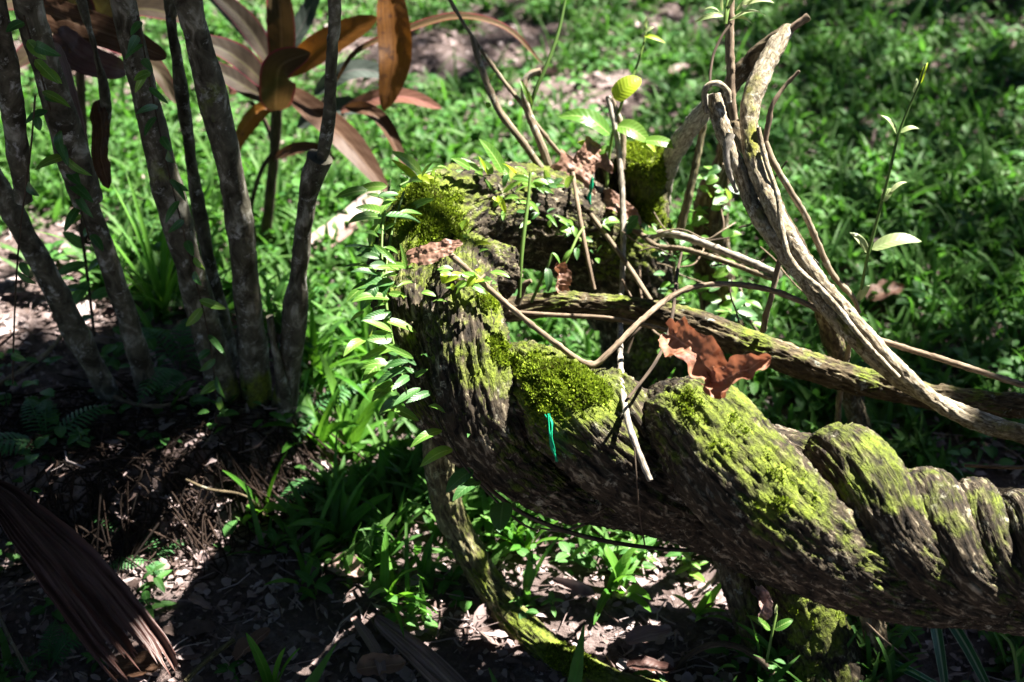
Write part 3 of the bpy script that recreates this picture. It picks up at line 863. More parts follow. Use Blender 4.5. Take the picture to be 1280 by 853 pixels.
single_stem('upright_twig', 'thin straight twig rising past the hook to the tuft of pale young leaves', 'twig', [(913, -12, 1.75), (912, 40, 1.755), (913, 85, 1.76), (914, 124, 1.765), (918, 150, 1.77)], [5, 5.5, 5.5, 5.5, 5], 'brown_twig', disp=knob_small)
single_stem('tendril', 'dark thin tendril curving from the tuft of young leaves down to the hook', 'tendril', [(914, 30, 1.74), (902, 46, 1.735), (892, 68, 1.73), (888, 92, 1.72), (888, 108, 1.71)], 1.8, 'dark_twig')
root = thing('young_shoot', 'tuft of pale young leaves opening at the top edge beside the hooked vine', 'shoot', P(910, 32, 1.74))
stem_part(root, [(906, 30, 1.74), (908, 18, 1.74), (910, 4, 1.745), (911, -10, 1.75)], 3, 'green_stem')
for b, t, w in [((905, 20), (868, 28), 8), ((900, 16), (880, 12), 6), ((912, 26), (957, 20), 9), ((915, 24), (940, 30), 7), ((920, 14), (948, -4), 5), ((930, 6), (968, 4), 8), ((910, 10), (925, -12), 6), ((903, 14), (902, -10), 4)]:
    leaf_px(root, (*b, 1.74), t, w, 'pale_leaf', bow=.2)
single_stem('bleached_branch', 'thick bleached grey branch slanting up behind the stump and the hooked vine', 'branch', [(890, 126, 1.86), (866, 156, 1.92), (846, 186, 1.99), (832, 216, 2.06), (824, 262, 2.15), (822, 330, 2.24)], [10, 11, 12, 12.5, 12.5, 13], 'white_twig', seg=30, disp=pb(.0018), step=.004)
single_stem('dark_twig', 'dark crooked twig with a broken tip right of the pale broken-topped vine', 'twig', [(956, 180, 1.69), (961, 152, 1.685), (966, 130, 1.68), (981, 108, 1.68), (999, 89, 1.675)], [3.4, 3.2, 2.8, 2.6, 2.2], 'brown_twig', disp=knob_small)
single_stem('slack_vine', 'thin grey vine hanging loosely along the right of the twined pair', 'vine', [(957, 178, 1.68), (968, 205, 1.675), (990, 242, 1.68), (1008, 272, 1.69), (1022, 304, 1.70), (1040, 342, 1.71), (1066, 372, 1.715), (1074, 392, 1.72)], [3.6, 3.8, 4, 4, 4, 3.8, 3.4, 3], 'twig', disp=knob_small)
single_stem('clinging_vine', 'thin pale vine wound tightly against the face of the twined pair', 'vine', [(948, 160, 1.672), (957, 200, 1.665), (972, 245, 1.655), (978, 290, 1.648), (992, 330, 1.642), (1036, 372, 1.64), (1078, 424, 1.635), (1124, 472, 1.628)], [2.6, 3.2, 3.4, 3.4, 3.6, 3.6, 3.4, 2.6], 'pale', disp=knob_small)
single_stem('rough_vine', 'upright rough vine going down behind the twined pair to the grass', 'vine', [(1022, 370, 1.80), (1034, 405, 1.85), (1046, 440, 1.90), (1058, 480, 1.96), (1074, 530, 2.05), (1082, 556, 2.11)], [11, 11, 11.5, 11.5, 12, 12.5], 'branch', seg=40, disp=diamond(.003), step=.0035, moss=.12, spots=[])
single_stem('straight_twig', 'thin yellowish twig standing just in front of the upright rough vine', 'twig', [(1063, 425, 1.82), (1056, 460, 1.86), (1049, 500, 1.92), (1047, 540, 1.98)], [2.8, 3.4, 3.6, 3.8], 'twig', disp=knob_small)
single_stem('hanging_twig', 'short knotted twig hanging from the end of the paired grey sticks', 'twig', [(976, 318, 1.73), (970, 345, 1.735), (964, 372, 1.74), (957, 396, 1.76), (954, 414, 1.78)], [3, 3.4, 3.4, 3.8, 4.2], 'twig', disp=knob_small)
single_stem('looped_twig', 'long bare twig sagging in a V before the loop then running off right', 'twig', [(560, 316, 1.68), (574, 328, 1.645), (600, 351, 1.61), (640, 386, 1.60), (690, 426, 1.605), (736, 456, 1.62), (762, 440, 1.625), (800, 402, 1.65), (848, 366, 1.69), (900, 355, 1.695), (960, 362, 1.695), (1010, 381, 1.695), (1060, 405, 1.69), (1100, 425, 1.685), (1180, 450, 1.67), (1290, 485, 1.64), (1400, 515, 1.62), WP(1.0, 1.25, .2), WP(1.4, 1.28, .0)], [3.2, 3.6, 3.6, 3.6, 3.6, 4.4, 3.8, 3.6, 3.4, 3.2, 3.6, 3.6, 3.6, 3.8, 3.8, 3.8, 3.8, 3.8, 3.8], 'brown_twig', disp=knob_small, seg=14)
single_stem('reed', 'thin tan reed lying before the horizontal branch and pointing at the red leaf', 'reed', [(636, 390, 1.79), (690, 394, 1.79), (760, 398, 1.775), (812, 408, 1.745), (848, 418, 1.70)], [2.6, 3, 3, 2.8, 2.4], 'brown_twig')
single_stem('bleached_twig', 'long white bleached twig standing upright before the stump', 'twig', [(760, 121, 1.99), (770, 165, 1.98), (776, 215, 1.965), (779, 280, 1.95), (778, 345, 1.92), (776, 378, 1.90), (775, 430, 1.74), (777, 480, 1.60), (786, 530, 1.525), (800, 570, 1.505), (813, 601, 1.495)], [3.2, 3.4, 3.6, 3.6, 3.4, 3.4, 3.6, 3.8, 4, 3.8, 3.4], 'white_twig', disp=knob_small)
single_stem('forked_twig', 'short dark twig leaning on the top of the white upright twig', 'twig', [(764, 122, 1.995), (773, 146, 2.0), (779, 172, 2.0), (778, 212, 2.0)], [2.6, 3.4, 3.6, 3.4], 'twig', disp=knob_small)
single_stem('paired_stick', 'upper of two grey sticks slanting right from the stump', 'stick', [(806, 300, 1.98), (826, 292, 1.97), (858, 297, 1.94), (895, 311, 1.90), (935, 327, 1.85), (974, 344, 1.80)], [4.4, 4.8, 4.8, 5, 5.2, 5], 'white_twig', disp=knob_small)
single_stem('paired_stick', 'lower and thinner of two grey sticks slanting right from the stump', 'stick', [(776, 280, 2.0), (800, 292, 1.985), (822, 308, 1.965), (856, 312, 1.93), (900, 325, 1.88), (966, 349, 1.805)], [3.6, 3.8, 3.6, 3.2, 3.4, 3.2], 'twig', disp=knob_small)
single_stem('leaning_twig', 'thin brown twig leaning on the arch left of the small curled dead leaf', 'twig', [(716, 216, 1.93), (722, 255, 1.90), (730, 300, 1.885), (737, 335, 1.88), (743, 362, 1.88)], [2.4, 2.8, 2.8, 2.6, 2.2], 'brown_twig')
single_stem('slanting_twig', 'thin grey twig slanting down right across the mossy back of the loop', 'twig', [(731, 258, 1.95), (756, 292, 1.935), (780, 325, 1.92), (800, 355, 1.90), (814, 376, 1.88)], [2.8, 3, 3.2, 3.2, 2.6], 'twig')
single_stem('black_twig', 'fine black twig leaning from the red dead leaf down to the trunk', 'twig', [(852, 316, 1.76), (846, 345, 1.73), (842, 385, 1.67), (835, 418, 1.62), (818, 455, 1.56), (782, 502, 1.51)], [1.6, 2.2, 2.2, 2.2, 2.2, 2], 'dark_twig')
single_stem('stub_twig', 'short broken twig at the left end of the horizontal mossy branch', 'twig', [(647, 380, 1.84), (652, 366, 1.835), (656, 356, 1.83), (664, 351, 1.825)], [4.5, 4.2, 3.4, 2.4], 'twig', disp=knob_small)
single_stem('olive_stem', 'straight olive stem rising behind the paired grey sticks', 'stem', [(884, 130, 1.95), (874, 185, 1.96), (862, 240, 1.97), (848, 295, 1.99)], [3.6, 4.4, 5, 5.4], 'root', disp=knob_small)
single_stem('ground_vine', 'thin dark vine drooping under the liana from its left end to the legs', 'vine', [(560, 548, 1.66), (590, 588, 1.66), (620, 618, 1.665), (660, 645, 1.67), (720, 668, 1.675), (790, 682, 1.68), (860, 688, 1.685), (945, 684, 1.69)], [2.4, 2.6, 2.8, 3, 3, 2.8, 2.4, 2.2], 'dark_twig')
single_stem('hanging_root', 'fine orange root curling under the liana trunk', 'root', [(672, 660, 1.70), (700, 664, 1.70), (724, 658, 1.70), (752, 646, 1.70), (778, 642, 1.69)], [1, 1.6, 1.8, 1.5, 1], 'brown_twig')
single_stem('fine_tendril', 'hair-thin tendril hanging down the face of the liana trunk right of the white twig', 'tendril', [(793, 560, 1.505), (796, 600, 1.50), (799, 640, 1.53), (806, 682, 1.60)], 1.0, 'dark_twig')
single_stem('curved_twig', 'dark curved twig rising from the litter into the pale trunk under the liana', 'twig', [(838, 850, 1.80), (858, 822, 1.79), (890, 806, 1.775), (920, 808, 1.76), (946, 822, 1.755), (968, 846, 1.76), (985, 880, 1.77)], [3, 3.6, 4, 4, 4.2, 4.4, 4.4], 'dark_twig', disp=knob_small)
single_stem('dry_straw', 'thin yellow dry straw leaning against the right side of the mossy upright trunk', 'straw', [(1082, 778, 1.74), (1105, 800, 1.77), (1135, 825, 1.80), (1160, 850, 1.84)], 1.6, 'brown_twig')
single_stem('dry_straw', 'tan dry stalk lying at the right edge behind the knobby end of the liana', 'straw', [(1206, 582, 1.80), (1245, 584, 1.79), (1290, 585, 1.78)], 2.2, 'brown_twig')

# ------------------------------------------------------------------ shoots on top of the loop
root = thing('forked_shoot', 'tall bare forked shoots growing up from the top of the arch', 'shoot', P(690, 215, 1.95))
stem_part(root, [(556, -12, 1.98), (575, 22, 1.975), (600, 60, 1.97), (626, 97, 1.965), (652, 130, 1.96), (674, 160, 1.955), (700, 192, 1.965), (738, 226, 2.0)], [2, 2.2, 2.4, 2.6, 2.6, 2.6, 2.6, 2.6], 'twig', disp=knob_small, name='thin_shoot')
stem_part(root, [(590, 46, 1.955), (600, 80, 1.95), (612, 112, 1.945), (626, 142, 1.94), (652, 176, 1.935), (684, 222, 1.95)], [3, 4, 4.4, 4.6, 4.4, 4.4], 'twig', disp=knob_small, name='knotted_shoot')
stem_part(root, [(676, 89, 1.95), (664, 92, 1.95), (656, 102, 1.95), (656, 124, 1.95), (662, 145, 1.955), (676, 180, 1.955), (690, 220, 1.965)], [4.2, 4, 4, 4.4, 4.8, 5, 5], 'twig', disp=knob_small, name='bent_shoot')
stem_part(root, [(709, -12, 1.96), (698, 40, 1.955), (684, 80, 1.95), (670, 112, 1.95), (662, 136, 1.955)], [1.8, 2.2, 2.4, 2.6, 2.6], 'green_stem', name='green_shoot')
for b, t in [((665, 132), (650, 100)), ((612, 135), (608, 128)), ((612, 100), (620, 92))]:
    leaf_px(root, (*b, 1.945), t, 7, 'vine')
single_stem('green_stalk', 'single leafless green stalk standing before the dark hollow of the arch', 'stalk', [(663, 216, 1.80), (660, 252, 1.795), (655, 290, 1.79), (651, 330, 1.79), (649, 372, 1.80)], [1.6, 2.2, 2.6, 2.6, 2.4], 'green_stem')
root = thing('drooping_sprig', 'green sprig with one hanging pointed leaf under the arch', 'sprig', P(664, 376, 1.82))
stem_part(root, [(664, 378, 1.82), (676, 352, 1.815), (686, 330, 1.81), (690, 318, 1.81)], 2, 'green_stem')
leaf_px(root, (684, 334, 1.81), (685, 366), 11, 'vine_dark', nrm=TOCAM + A([.3, 0, .1]))
leaf_px(root, (690, 316, 1.81), (700, 330), 6, 'vine')
root = thing('slender_sprig', 'thin green sprig crossing the mossy back of the arch', 'sprig', P(700, 345, 1.86))
stem_part(root, [(700, 342, 1.86), (712, 318, 1.86), (722, 296, 1.87), (730, 284, 1.88)], 1.6, 'green_stem')
leaf_px(root, (716, 312, 1.86), (702, 330), 6, 'vine')

# ------------------------------------------------------------------ leafy climbers on the liana
def z5(X, Y): return 425 + X / 2.942, 180 + Y / 2.942
def z6(X, Y): return 425 + X / 2.942, 380 + Y / 2.942


def climber(name, label, pairs, conv, dfun, stems, W=(13, 18), mats=('vine',), wide=None, cat='vine', smat='green_stem'):
    root = thing(name, label, cat, P(*stems[0][0]))
    for st in stems: stem_part(root, st, 1.5, smat, 6, .01)
    for i, (b, t) in enumerate(pairs):
        b = conv(*b); t = conv(*t); d = dfun(*b)
        L = math.hypot(t[0] - b[0], t[1] - b[1])
        w = (wide or {}).get(i) or max(6, min(L * .38, random.uniform(*W)))
        t = (t[0] + random.gauss(0, 6), t[1] + random.gauss(0, 6)); w *= random.uniform(.65, 1.2)
        leaf_px(root, (*b, d), (*t, d - random.uniform(-.01, .035)), w, random.choice(mats), bow=random.uniform(.03, .16))
    return root

climber('climbing_vine', 'climber with two rows of pointed leaves on the left flank of the loop',
        [((160, 200), (85, 170)), ((215, 185), (150, 180)), ((150, 270), (30, 280)), ((140, 340), (50, 315)), ((120, 385), (0, 375)), ((150, 420), (65, 410)), ((205, 440), (130, 390)), ((220, 460), (150, 455)), ((245, 465), (210, 405)),
         ((120, 460), (10, 470)), ((140, 480), (45, 490)), ((130, 505), (0, 560)), ((200, 510), (60, 550)), ((195, 515), (100, 525)), ((265, 500), (230, 470)), ((280, 510), (215, 525)), ((235, 570), (195, 545)), ((180, 570), (60, 610)),
         ((190, 622), (70, 640)), ((180, 640), (120, 665)), ((190, 690), (70, 690)), ((190, 715), (60, 750)), ((220, 745), (100, 810)), ((180, 765), (270, 800)), ((240, 800), (160, 830)), ((330, 790), (295, 780)), ((170, 450), (60, 440)), ((210, 480), (110, 500))],
        z5, lambda x, y: 1.645 + (400 - y) * .0004, [[(505, 240, 1.76), (488, 300, 1.72), (482, 360, 1.68), (490, 420, 1.66), (505, 470, 1.65)]], mats=('vine', 'vine', 'vine_dark'))
climber('hanging_creeper', 'creeper with larger dark leaves hanging below the bend of the liana',
        [((270, 200), (185, 175)), ((250, 215), (165, 245)), ((240, 235), (145, 290)), ((255, 265), (185, 290)), ((275, 270), (315, 230)), ((295, 310), (195, 380)), ((335, 325), (235, 385)), ((325, 375), (380, 390)), ((375, 465), (265, 520)), ((415, 535), (300, 605)),
         ((490, 610), (400, 700)), ((515, 650), (445, 705)), ((600, 730), (590, 835)), ((635, 730), (670, 765)), ((740, 820), (712, 845)), ((480, 465), (515, 495)), ((575, 305), (615, 315)), ((300, 190), (335, 205))],
        z6, lambda x, y: 1.60, [[(508, 445, 1.62), (520, 480, 1.61), (545, 520, 1.60), (575, 575, 1.595), (612, 618, 1.60), (648, 652, 1.60), (672, 664, 1.61)]], W=(14, 19), mats=('vine', 'vine_dark', 'vine_dark'), wide={12: 25, 10: 26, 11: 16}, smat='dark_twig')
climber('crowning_vine', 'climber with small bright leaves trailing along the top of the arch',
        [((300, 110), (185, 45)), ((290, 140), (235, 50)), ((300, 120), (355, 65)), ((250, 140), (330, 125)), ((250, 245), (340, 215)), ((560, 112), (505, 35)), ((545, 115), (500, 50)), ((600, 105), (505, 0)), ((480, 92), (395, 55)), ((515, 98), (430, 45)), ((620, 112), (560, 60)), ((650, 115), (600, 85)),
         ((690, 112), (640, 88)), ((720, 110), (690, 92)), ((560, 170), (530, 135)), ((590, 200), (540, 215)), ((600, 180), (650, 140)), ((640, 180), (690, 150)), ((660, 220), (630, 188)), ((730, 165), (790, 200)), ((700, 222), (640, 205)), ((540, 242), (490, 245)), ((760, 262), (810, 300)), ((830, 282), (880, 275)), ((860, 302), (820, 300)),
         ((580, 190), (600, 250)), ((560, 200), (580, 230)), ((690, 210), (740, 240)), ((470, 372), (555, 378)), ((480, 420), (555, 425)), ((440, 322), (470, 290)), ((470, 332), (500, 310)), ((440, 340), (465, 362)), ((430, 502), (380, 490)), ((450, 512), (500, 490)), ((470, 502), (560, 492)), ((440, 532), (410, 545)), ((300, 547), (375, 567)), ((340, 580), (392, 597)), ((400, 500), (425, 540))],
        z5, lambda x, y: 1.74 + (x - 500) * .0006 - max(0, y - 270) * .0014, [[(500, 232, 1.85), (540, 214, 1.88), (590, 214, 1.91), (640, 218, 1.93), (690, 225, 1.95)], [(600, 250, 1.85), (640, 245, 1.88), (690, 262, 1.93), (720, 275, 1.96)]], mats=('vine', 'vine', 'vine', 'yellow'))


def random_climber(name, label, stem, n, spread, W, L, mats, rst=2.0, smat='twig', cat='vine', cover=None):
    root = thing(name, label, cat, P(*max(stem, key=lambda p: p[1])))
    q, _ = spline([list(p) for p in stem], 4) if False else (None, None)
    st = A(stem, float)
    stem_part(root, stem, rst, smat, 8, .008)
    for k in range(n):
        f = random.random() * (len(st) - 1); i = min(int(f), len(st) - 2); c = st[i] + (st[i + 1] - st[i]) * (f - i)
        x = c[0] + random.uniform(-spread, spread) * .45; y = c[1] + random.uniform(-1, 1) * 5; d = c[2] - random.uniform(0, .04)
        an = random.uniform(0, 6.28); l = random.uniform(*L)
        leaf_px(root, (x, y, d), (x + math.cos(an) * l, y + math.sin(an) * l * .6 + random.uniform(-2, 6), d - random.uniform(-.015, .02)), l * random.uniform(*W), random.choice(mats), bow=random.uniform(.02, .15), n=7, m=5)
    return root

random_climber('ivy_vine', 'round-leaved creeper climbing the dark post right of the stump', [(905, 400, 2.20), (892, 340, 2.16), (888, 290, 2.11), (893, 245, 2.07), (905, 205, 2.04)], 62, 50, (.6, .8), (13, 24), ('vine', 'vine_dark', 'vine'))
random_climber('ivy_vine', 'round-leaved creeper trailing over the moss where the loop meets the stump', [(838, 440, 2.08), (846, 380, 2.04), (842, 330, 2.0), (830, 300, 1.98), (800, 280, 1.97), (755, 275, 1.96)], 44, 40, (.5, .75), (11, 20), ('vine', 'vine', 'vine_dark'))
random_climber('ivy_vine', 'sparse creeper with narrow leaves growing low beside the horizontal branch at the red leaf', [(985, 450, 2.10), (955, 425, 2.05), (935, 395, 2.0), (925, 360, 1.99)], 20, 60, (.35, .5), (18, 30), ('vine', 'vine_dark'))
random_climber('crowning_vine', 'creeper with tiny crowded leaves spreading over the moss on the arch under the bare shoots', [(520, 225, 1.80), (560, 212, 1.84), (610, 214, 1.86), (655, 222, 1.89), (700, 236, 1.93)], 46, 30, (.35, .5), (12, 26), ('vine', 'vine', 'yellow', 'vine_dark'))
random_climber('crowning_vine', 'creeper with tiny leaves hanging down the hollow side of the arch', [(600, 235, 1.83), (640, 262, 1.86), (690, 275, 1.91), (725, 300, 1.94), (740, 330, 1.96)], 34, 36, (.35, .55), (10, 22), ('vine', 'vine', 'vine_dark'))
random_climber('climbing_vine', 'small-leaved creeper sprouting on the upright coil below the flat speckled dead leaf', [(548, 335, 1.64), (566, 348, 1.62), (590, 356, 1.61), (606, 344, 1.62)], 20, 24, (.35, .5), (14, 26), ('vine', 'vine', 'yellow'))
# hair-thin tendrils that tangle through the creepers; nothing tells them apart
for k in range(14):
    x = random.uniform(740, 960); y = random.uniform(260, 400); d = random.uniform(1.82, 2.02); a = random.uniform(-.6, 1.9); pts = []
    for i in range(6):
        pts.append((x, y, d)); l = random.uniform(14, 30); x += math.cos(a) * l; y += math.sin(a) * l; a += random.gauss(0, .5); d += random.gauss(0, .012)
    single_stem('fine_tendril', 'hair-thin tendril tangled among the creeper leaves around the stump', 'tendril', pts, random.uniform(.8, 1.5), random.choice(('brown_twig', 'twig', 'dark_twig')), 'tendrils tangled around the stump', seg=8)
root = thing('post', 'dark rough post standing on the grass behind the creeper', 'post', P(918, 490, 2.36))
stem_part(root, [(916, 150, 2.04), (906, 200, 2.06), (892, 245, 2.09), (888, 290, 2.13), (894, 350, 2.19), (906, 420, 2.27), (918, 492, 2.37)], [9, 13, 20, 22, 23, 24, 26], 'branch', 60, .004, diamond(.004), 44, 'trunk', .05, [])

root = thing('climbing_vine', 'climber fringing the outer left edge of the loop with overlapping hanging leaves', 'vine', P(500, 300, 1.72))
stem_part(root, [(488, 225, 1.76), (478, 290, 1.70), (480, 360, 1.66), (492, 430, 1.64), (512, 500, 1.62)], 1.5, 'green_stem', 6, .01)
for k in range(44):
    f = k / 43; y = 232 + 275 * f + random.gauss(0, 12); x = 486 - 12 * math.sin(f * 3.1) + 22 * max(0, f - .6) + random.gauss(0, 11); d = 1.74 - .12 * f - random.uniform(0, .03)
    an = random.uniform(1.7, 4.1) if k % 4 else random.uniform(-.4, .8); l = random.uniform(14, 46)
    leaf_px(root, (x, y, d), (x + math.cos(an) * l, y + math.sin(an) * l * .7 + 5, d - random.uniform(-.02, .03)), l * random.uniform(.30, .42), random.choice(('vine', 'vine', 'vine_dark')), bow=random.uniform(.03, .18))

# leafy shoots rising behind the stump
root = thing('leafy_shoot', 'slender shoot with a spotted yellow leaf and wide green leaves behind the white twig', 'shoot', P(758, 235, 2.02))
stem_part(root, [(758, 240, 2.03), (762, 190, 2.02), (770, 150, 2.0), (784, 112, 1.99), (797, 80, 1.99), (806, 48, 1.99), (808, 26, 1.99)], [2, 2, 2, 1.8, 1.6, 1.4, 1.2], 'green_stem')
leaf_px(root, (768, 124, 1.985), (801, 98), 27, 'yellow', nrm=TOCAM + A([-.2, 0, .5]), a=.4, b=.6)
leaf_px(root, (762, 168, 1.98), (698, 146), 26, 'vine', nrm=(.1, -.45, 1), a=.4, b=.7, bow=.22)
leaf_px(root, (772, 158, 1.975), (812, 178), 24, 'vine', nrm=(-.2, -.5, 1), a=.4, b=.7, bow=.2)
leaf_px(root, (806, 176, 1.97), (848, 186), 16, 'vine', nrm=(.1, -.5, 1), a=.45, b=.7)
leaf_px(root, (800, 178, 1.975), (820, 190), 14, 'yellow', nrm=(.1, -.5, 1))
leaf_px(root, (740, 186, 1.98), (722, 178), 12, 'yellow', nrm=(.1, -.4, 1)); leaf_px(root, (748, 192, 1.98), (764, 184), 11, 'vine')
leaf_px(root, (805, 45, 1.985), (832, 54), 7, 'yellow'); leaf_px(root, (806, 40, 1.985), (818, 34), 5, 'pale_leaf'); leaf_px(root, (807, 34, 1.985), (808, 20), 4, 'pale_leaf')
root = thing('climbing_shoot', 'tall thin green shoot with paired leaves rising before the right-hand grass', 'shoot', P(1074, 392, 1.72))
stem_part(root, [(1070, 395, 1.725), (1076, 365, 1.72), (1086, 315, 1.71), (1100, 262, 1.70), (1112, 215, 1.69), (1122, 172, 1.685), (1136, 135, 1.68), (1148, 108, 1.675), (1157, 80, 1.67)], [2.2, 2.2, 2.1, 2, 1.9, 1.8, 1.5, 1.3, 1], 'green_stem')
for b, t, w, m in [((1121, 168, 1.685), (1101, 144), 8, 'pale_leaf'), ((1126, 166, 1.683), (1149, 161), 10, 'pale_leaf'), ((1104, 252, 1.695), (1118, 236), 15, 'pale_leaf'), ((1114, 240, 1.69), (1134, 228), 9, 'pale_leaf'), ((1084, 316, 1.71), (1062, 291), 14, 'pale_leaf'), ((1090, 312, 1.708), (1152, 302), 22, 'pale_leaf'),
                   ((1066, 372, 1.72), (1036, 354), 11, 'vine'), ((1072, 376, 1.72), (1087, 357), 10, 'pale_leaf'), ((1142, 116, 1.68), (1146, 98), 6, 'pale_leaf'), ((1150, 105, 1.675), (1160, 78), 6, 'yellow')]:
    leaf_px(root, b, t, w, m, bow=.15, a=.5, b=.75)
root = thing('seedling', 'two-leaved seedling in front of the pale leaning trunk under the liana', 'seedling', P(960, 826, 1.74))
stem_part(root, [(958, 828, 1.745), (962, 808, 1.735), (966, 788, 1.73), (970, 770, 1.73), (971, 758, 1.73)], [1.8, 1.8, 1.6, 1.6, 1.2], 'green_stem')
leaf_px(root, (963, 788, 1.73), (932, 769), 10, 'vine', bow=.1); leaf_px(root, (968, 787, 1.73), (992, 774), 12, 'vine', bow=.1); leaf_px(root, (970, 770, 1.73), (971, 755), 4, 'pale_leaf')
root = thing('creeper_sprig', 'small leafy sprig poking out below the liana right of the dangling root', 'sprig', P(810, 655, 1.70))
stem_part(root, [(800, 640, 1.70), (808, 655, 1.70), (820, 668, 1.70), (838, 676, 1.70)], 1.3, 'green_stem')
for b, t in [((806, 650), (820, 662)), ((812, 652), (832, 660)), ((820, 668), (842, 672)), ((782, 640), (770, 653)), ((838, 676), (850, 690))]:
    leaf_px(root, (*b, 1.695), t, 8, 'vine_dark')
root = thing('creeper_sprig', 'lone pale green leaf sprig beside the dark roots at the foot of the liana', 'sprig', P(870, 690, 1.72))
stem_part(root, [(862, 695, 1.72), (870, 685, 1.72), (876, 668, 1.72)], 1.2, 'green_stem')
leaf_px(root, (869, 690, 1.715), (878, 668), 13, 'vine')

# green twine tied round the liana
def twine(label, pts, w, n):
    mb = MB()
    for k in range(n):
        o = [random.uniform(-w, w) for _ in pts]
        tb = pstem([(x + o[i] * (1 - .6 * i / len(pts)), y + random.uniform(-2, 2), d - random.uniform(0, .006)) for i, (x, y, d) in enumerate(pts)], [.9] * (len(pts) - 1) + [.4], 6, .004)
        tb.add_to(mb, random.random())
    tag(mb.build('green_twine', MAT['twine']), label, 'twine')
twine('frayed strand of green twine lying in a groove on the face of the liana', [(684, 519, 1.542), (688, 530, 1.54), (689, 545, 1.54), (691, 560, 1.545), (696, 576, 1.555)], 3.4, 9)
twine('short tuft of green twine sticking up behind the dead leaves on the arch', [(738, 260, 1.955), (737, 246, 1.95), (739, 234, 1.945), (741, 221, 1.945)], 3., 9)

# ------------------------------------------------------------------ dead leaves caught on the liana
def two_ribbon(name, label, r1, r2, mat, **kw):
    mb = MB()
    for r in (r1, r2):
        if r is None: continue
        sp, W, nr, k = r
        V, F, U = ribbon([P(*p) for p in sp], M(W, sp[0][2]), nrm=nr, n=60, m=25, **{**kw, **k})
        V = V + (fbm(V * 260, 3, 6) - .5)[..., None] * A([.1, -.6, .8]) * M(W, sp[0][2]) * .12
        mb.add(V, F, U, .5)
    return tag(mb.build(name, MAT[mat]), label, 'leaf')

two_ribbon('dead_leaf', 'large curled red-brown dead leaf resting on top of the liana trunk',
           ([(836, 418, 1.50), (854, 428, 1.47), (872, 444, 1.45), (890, 468, 1.445), (902, 498, 1.445)], 46, (-.25, -.65, .75), dict(a=.32, b=.5, curl=.22)),
           ([(882, 478, 1.45), (900, 476, 1.435), (922, 466, 1.425), (942, 458, 1.42), (964, 446, 1.415)], 30, (.1, -.55, .8), dict(a=.25, b=.4, curl=.3)), 'dead_red', crumple=.14, lobes=.3, wave=.08, wk=6, fold=.14, seed=4)
two_ribbon('dead_leaf', 'lobed brown dead leaf standing upright on the arch behind the moss',
           ([(752, 186, 1.985), (738, 198, 1.97), (722, 212, 1.96), (706, 226, 1.955), (694, 246, 1.96)], 54, (.2, -.8, .45), dict(a=.3, b=.5)), None, 'dead', crumple=.10, lobes=.5, wave=.05, wk=5, fold=.12, seed=8)
two_ribbon('dead_leaf', 'narrow rolled brown dead leaf lying at the foot of the stump',
           ([(738, 246, 1.99), (758, 250, 1.975), (778, 262, 1.965), (802, 280, 1.965)], 26, (.1, -.5, .9), dict(a=.35, b=.6)), None, 'dead', crumple=.12, wave=.06, wk=4, fold=.3, seed=12)
two_ribbon('dead_leaf', 'small flat speckled dead leaf on the moss at the left bend of the loop',
           ([(508, 322, 1.675), (528, 318, 1.66), (548, 314, 1.655), (578, 303, 1.655)], 30, (0, -.45, 1), dict(a=.3, b=.5)), None, 'dead', crumple=.10, lobes=.25, wave=.05, fold=.05, seed=15)
two_ribbon('dead_leaf', 'small curled orange-brown dead leaf dangling under the arch',
           ([(695, 334, 1.86), (700, 344, 1.855), (697, 356, 1.855), (702, 371, 1.86)], 20, (.5, -.7, .3), dict(a=.35, b=.5, curl=.4)), None, 'dead', crumple=.14, wave=.1, fold=.3, seed=19)
two_ribbon('dead_leaf', 'withered brown leaf hanging against the pale leaning trunk under the liana',
           ([(944, 738, 1.745), (952, 748, 1.735), (954, 762, 1.735), (948, 775, 1.74)], 18, (.2, -.8, .5), dict(a=.35, b=.5, curl=.4)), None, 'dead_pink', crumple=.15, wave=.1, fold=.3, seed=23)

# ------------------------------------------------------------------ the many-stemmed shrub on the mound at the left
SY = 1.62
root = thing('shrub', 'many-stemmed shrub with patchy pale bark rising from the root mound', 'shrub', (-.42, SY, .1))
SD = lambda x, y, s, sd: ridged_bark(.0016, 70, 24, .3)(x, y, s, sd) + lumps(.005, 12)(x, y, s, sd)


def shrub_stem(pts, r, y=1.70, mat='shrub', seg=44, yt=None, ext=True, seed=3, moss=.0):
    y -= .08; yt = None if yt is None else yt - .08
   
    """pts: pixels; kept near the world plane y, drifting to yt at the top, then on up to the crown"""
    rows = []
    for i, ((px, py), rp) in enumerate(zip(pts, r)):
        f = i / (len(pts) - 1); y0 = y - .08 if i == 0 and False else y; yy = y + ((yt if yt is not None else y) - y) * f
        p = PY(px, py, yy); rows.append(list(p) + [M(rp * .90, gdepth(p))])
    if ext:
        a, b = A(rows[-2]), A(rows[-1]); dr = (b - a)[:3]; dr /= np.linalg.norm(dr)
        up = dr * .5 + A([0, 0, .6]); up /= np.linalg.norm(up)
        rows.append(list(b[:3] + up * .45) + [b[3] * .75]); rows.append(list(b[:3] + up * .95 + A([0, .05, 0])) + [b[3] * .35])
    tb = wstem(rows, seg, .006, SD, seed)
    mo = moss_field(tb.P, tb.N, moss, 2, [(PY(325, 480, SY), .05, .3)])
    mb = MB(); tb.add_to(mb, .5, mo); mb.build('stem', MAT[mat], root)
    return A(rows[-1])[:3]

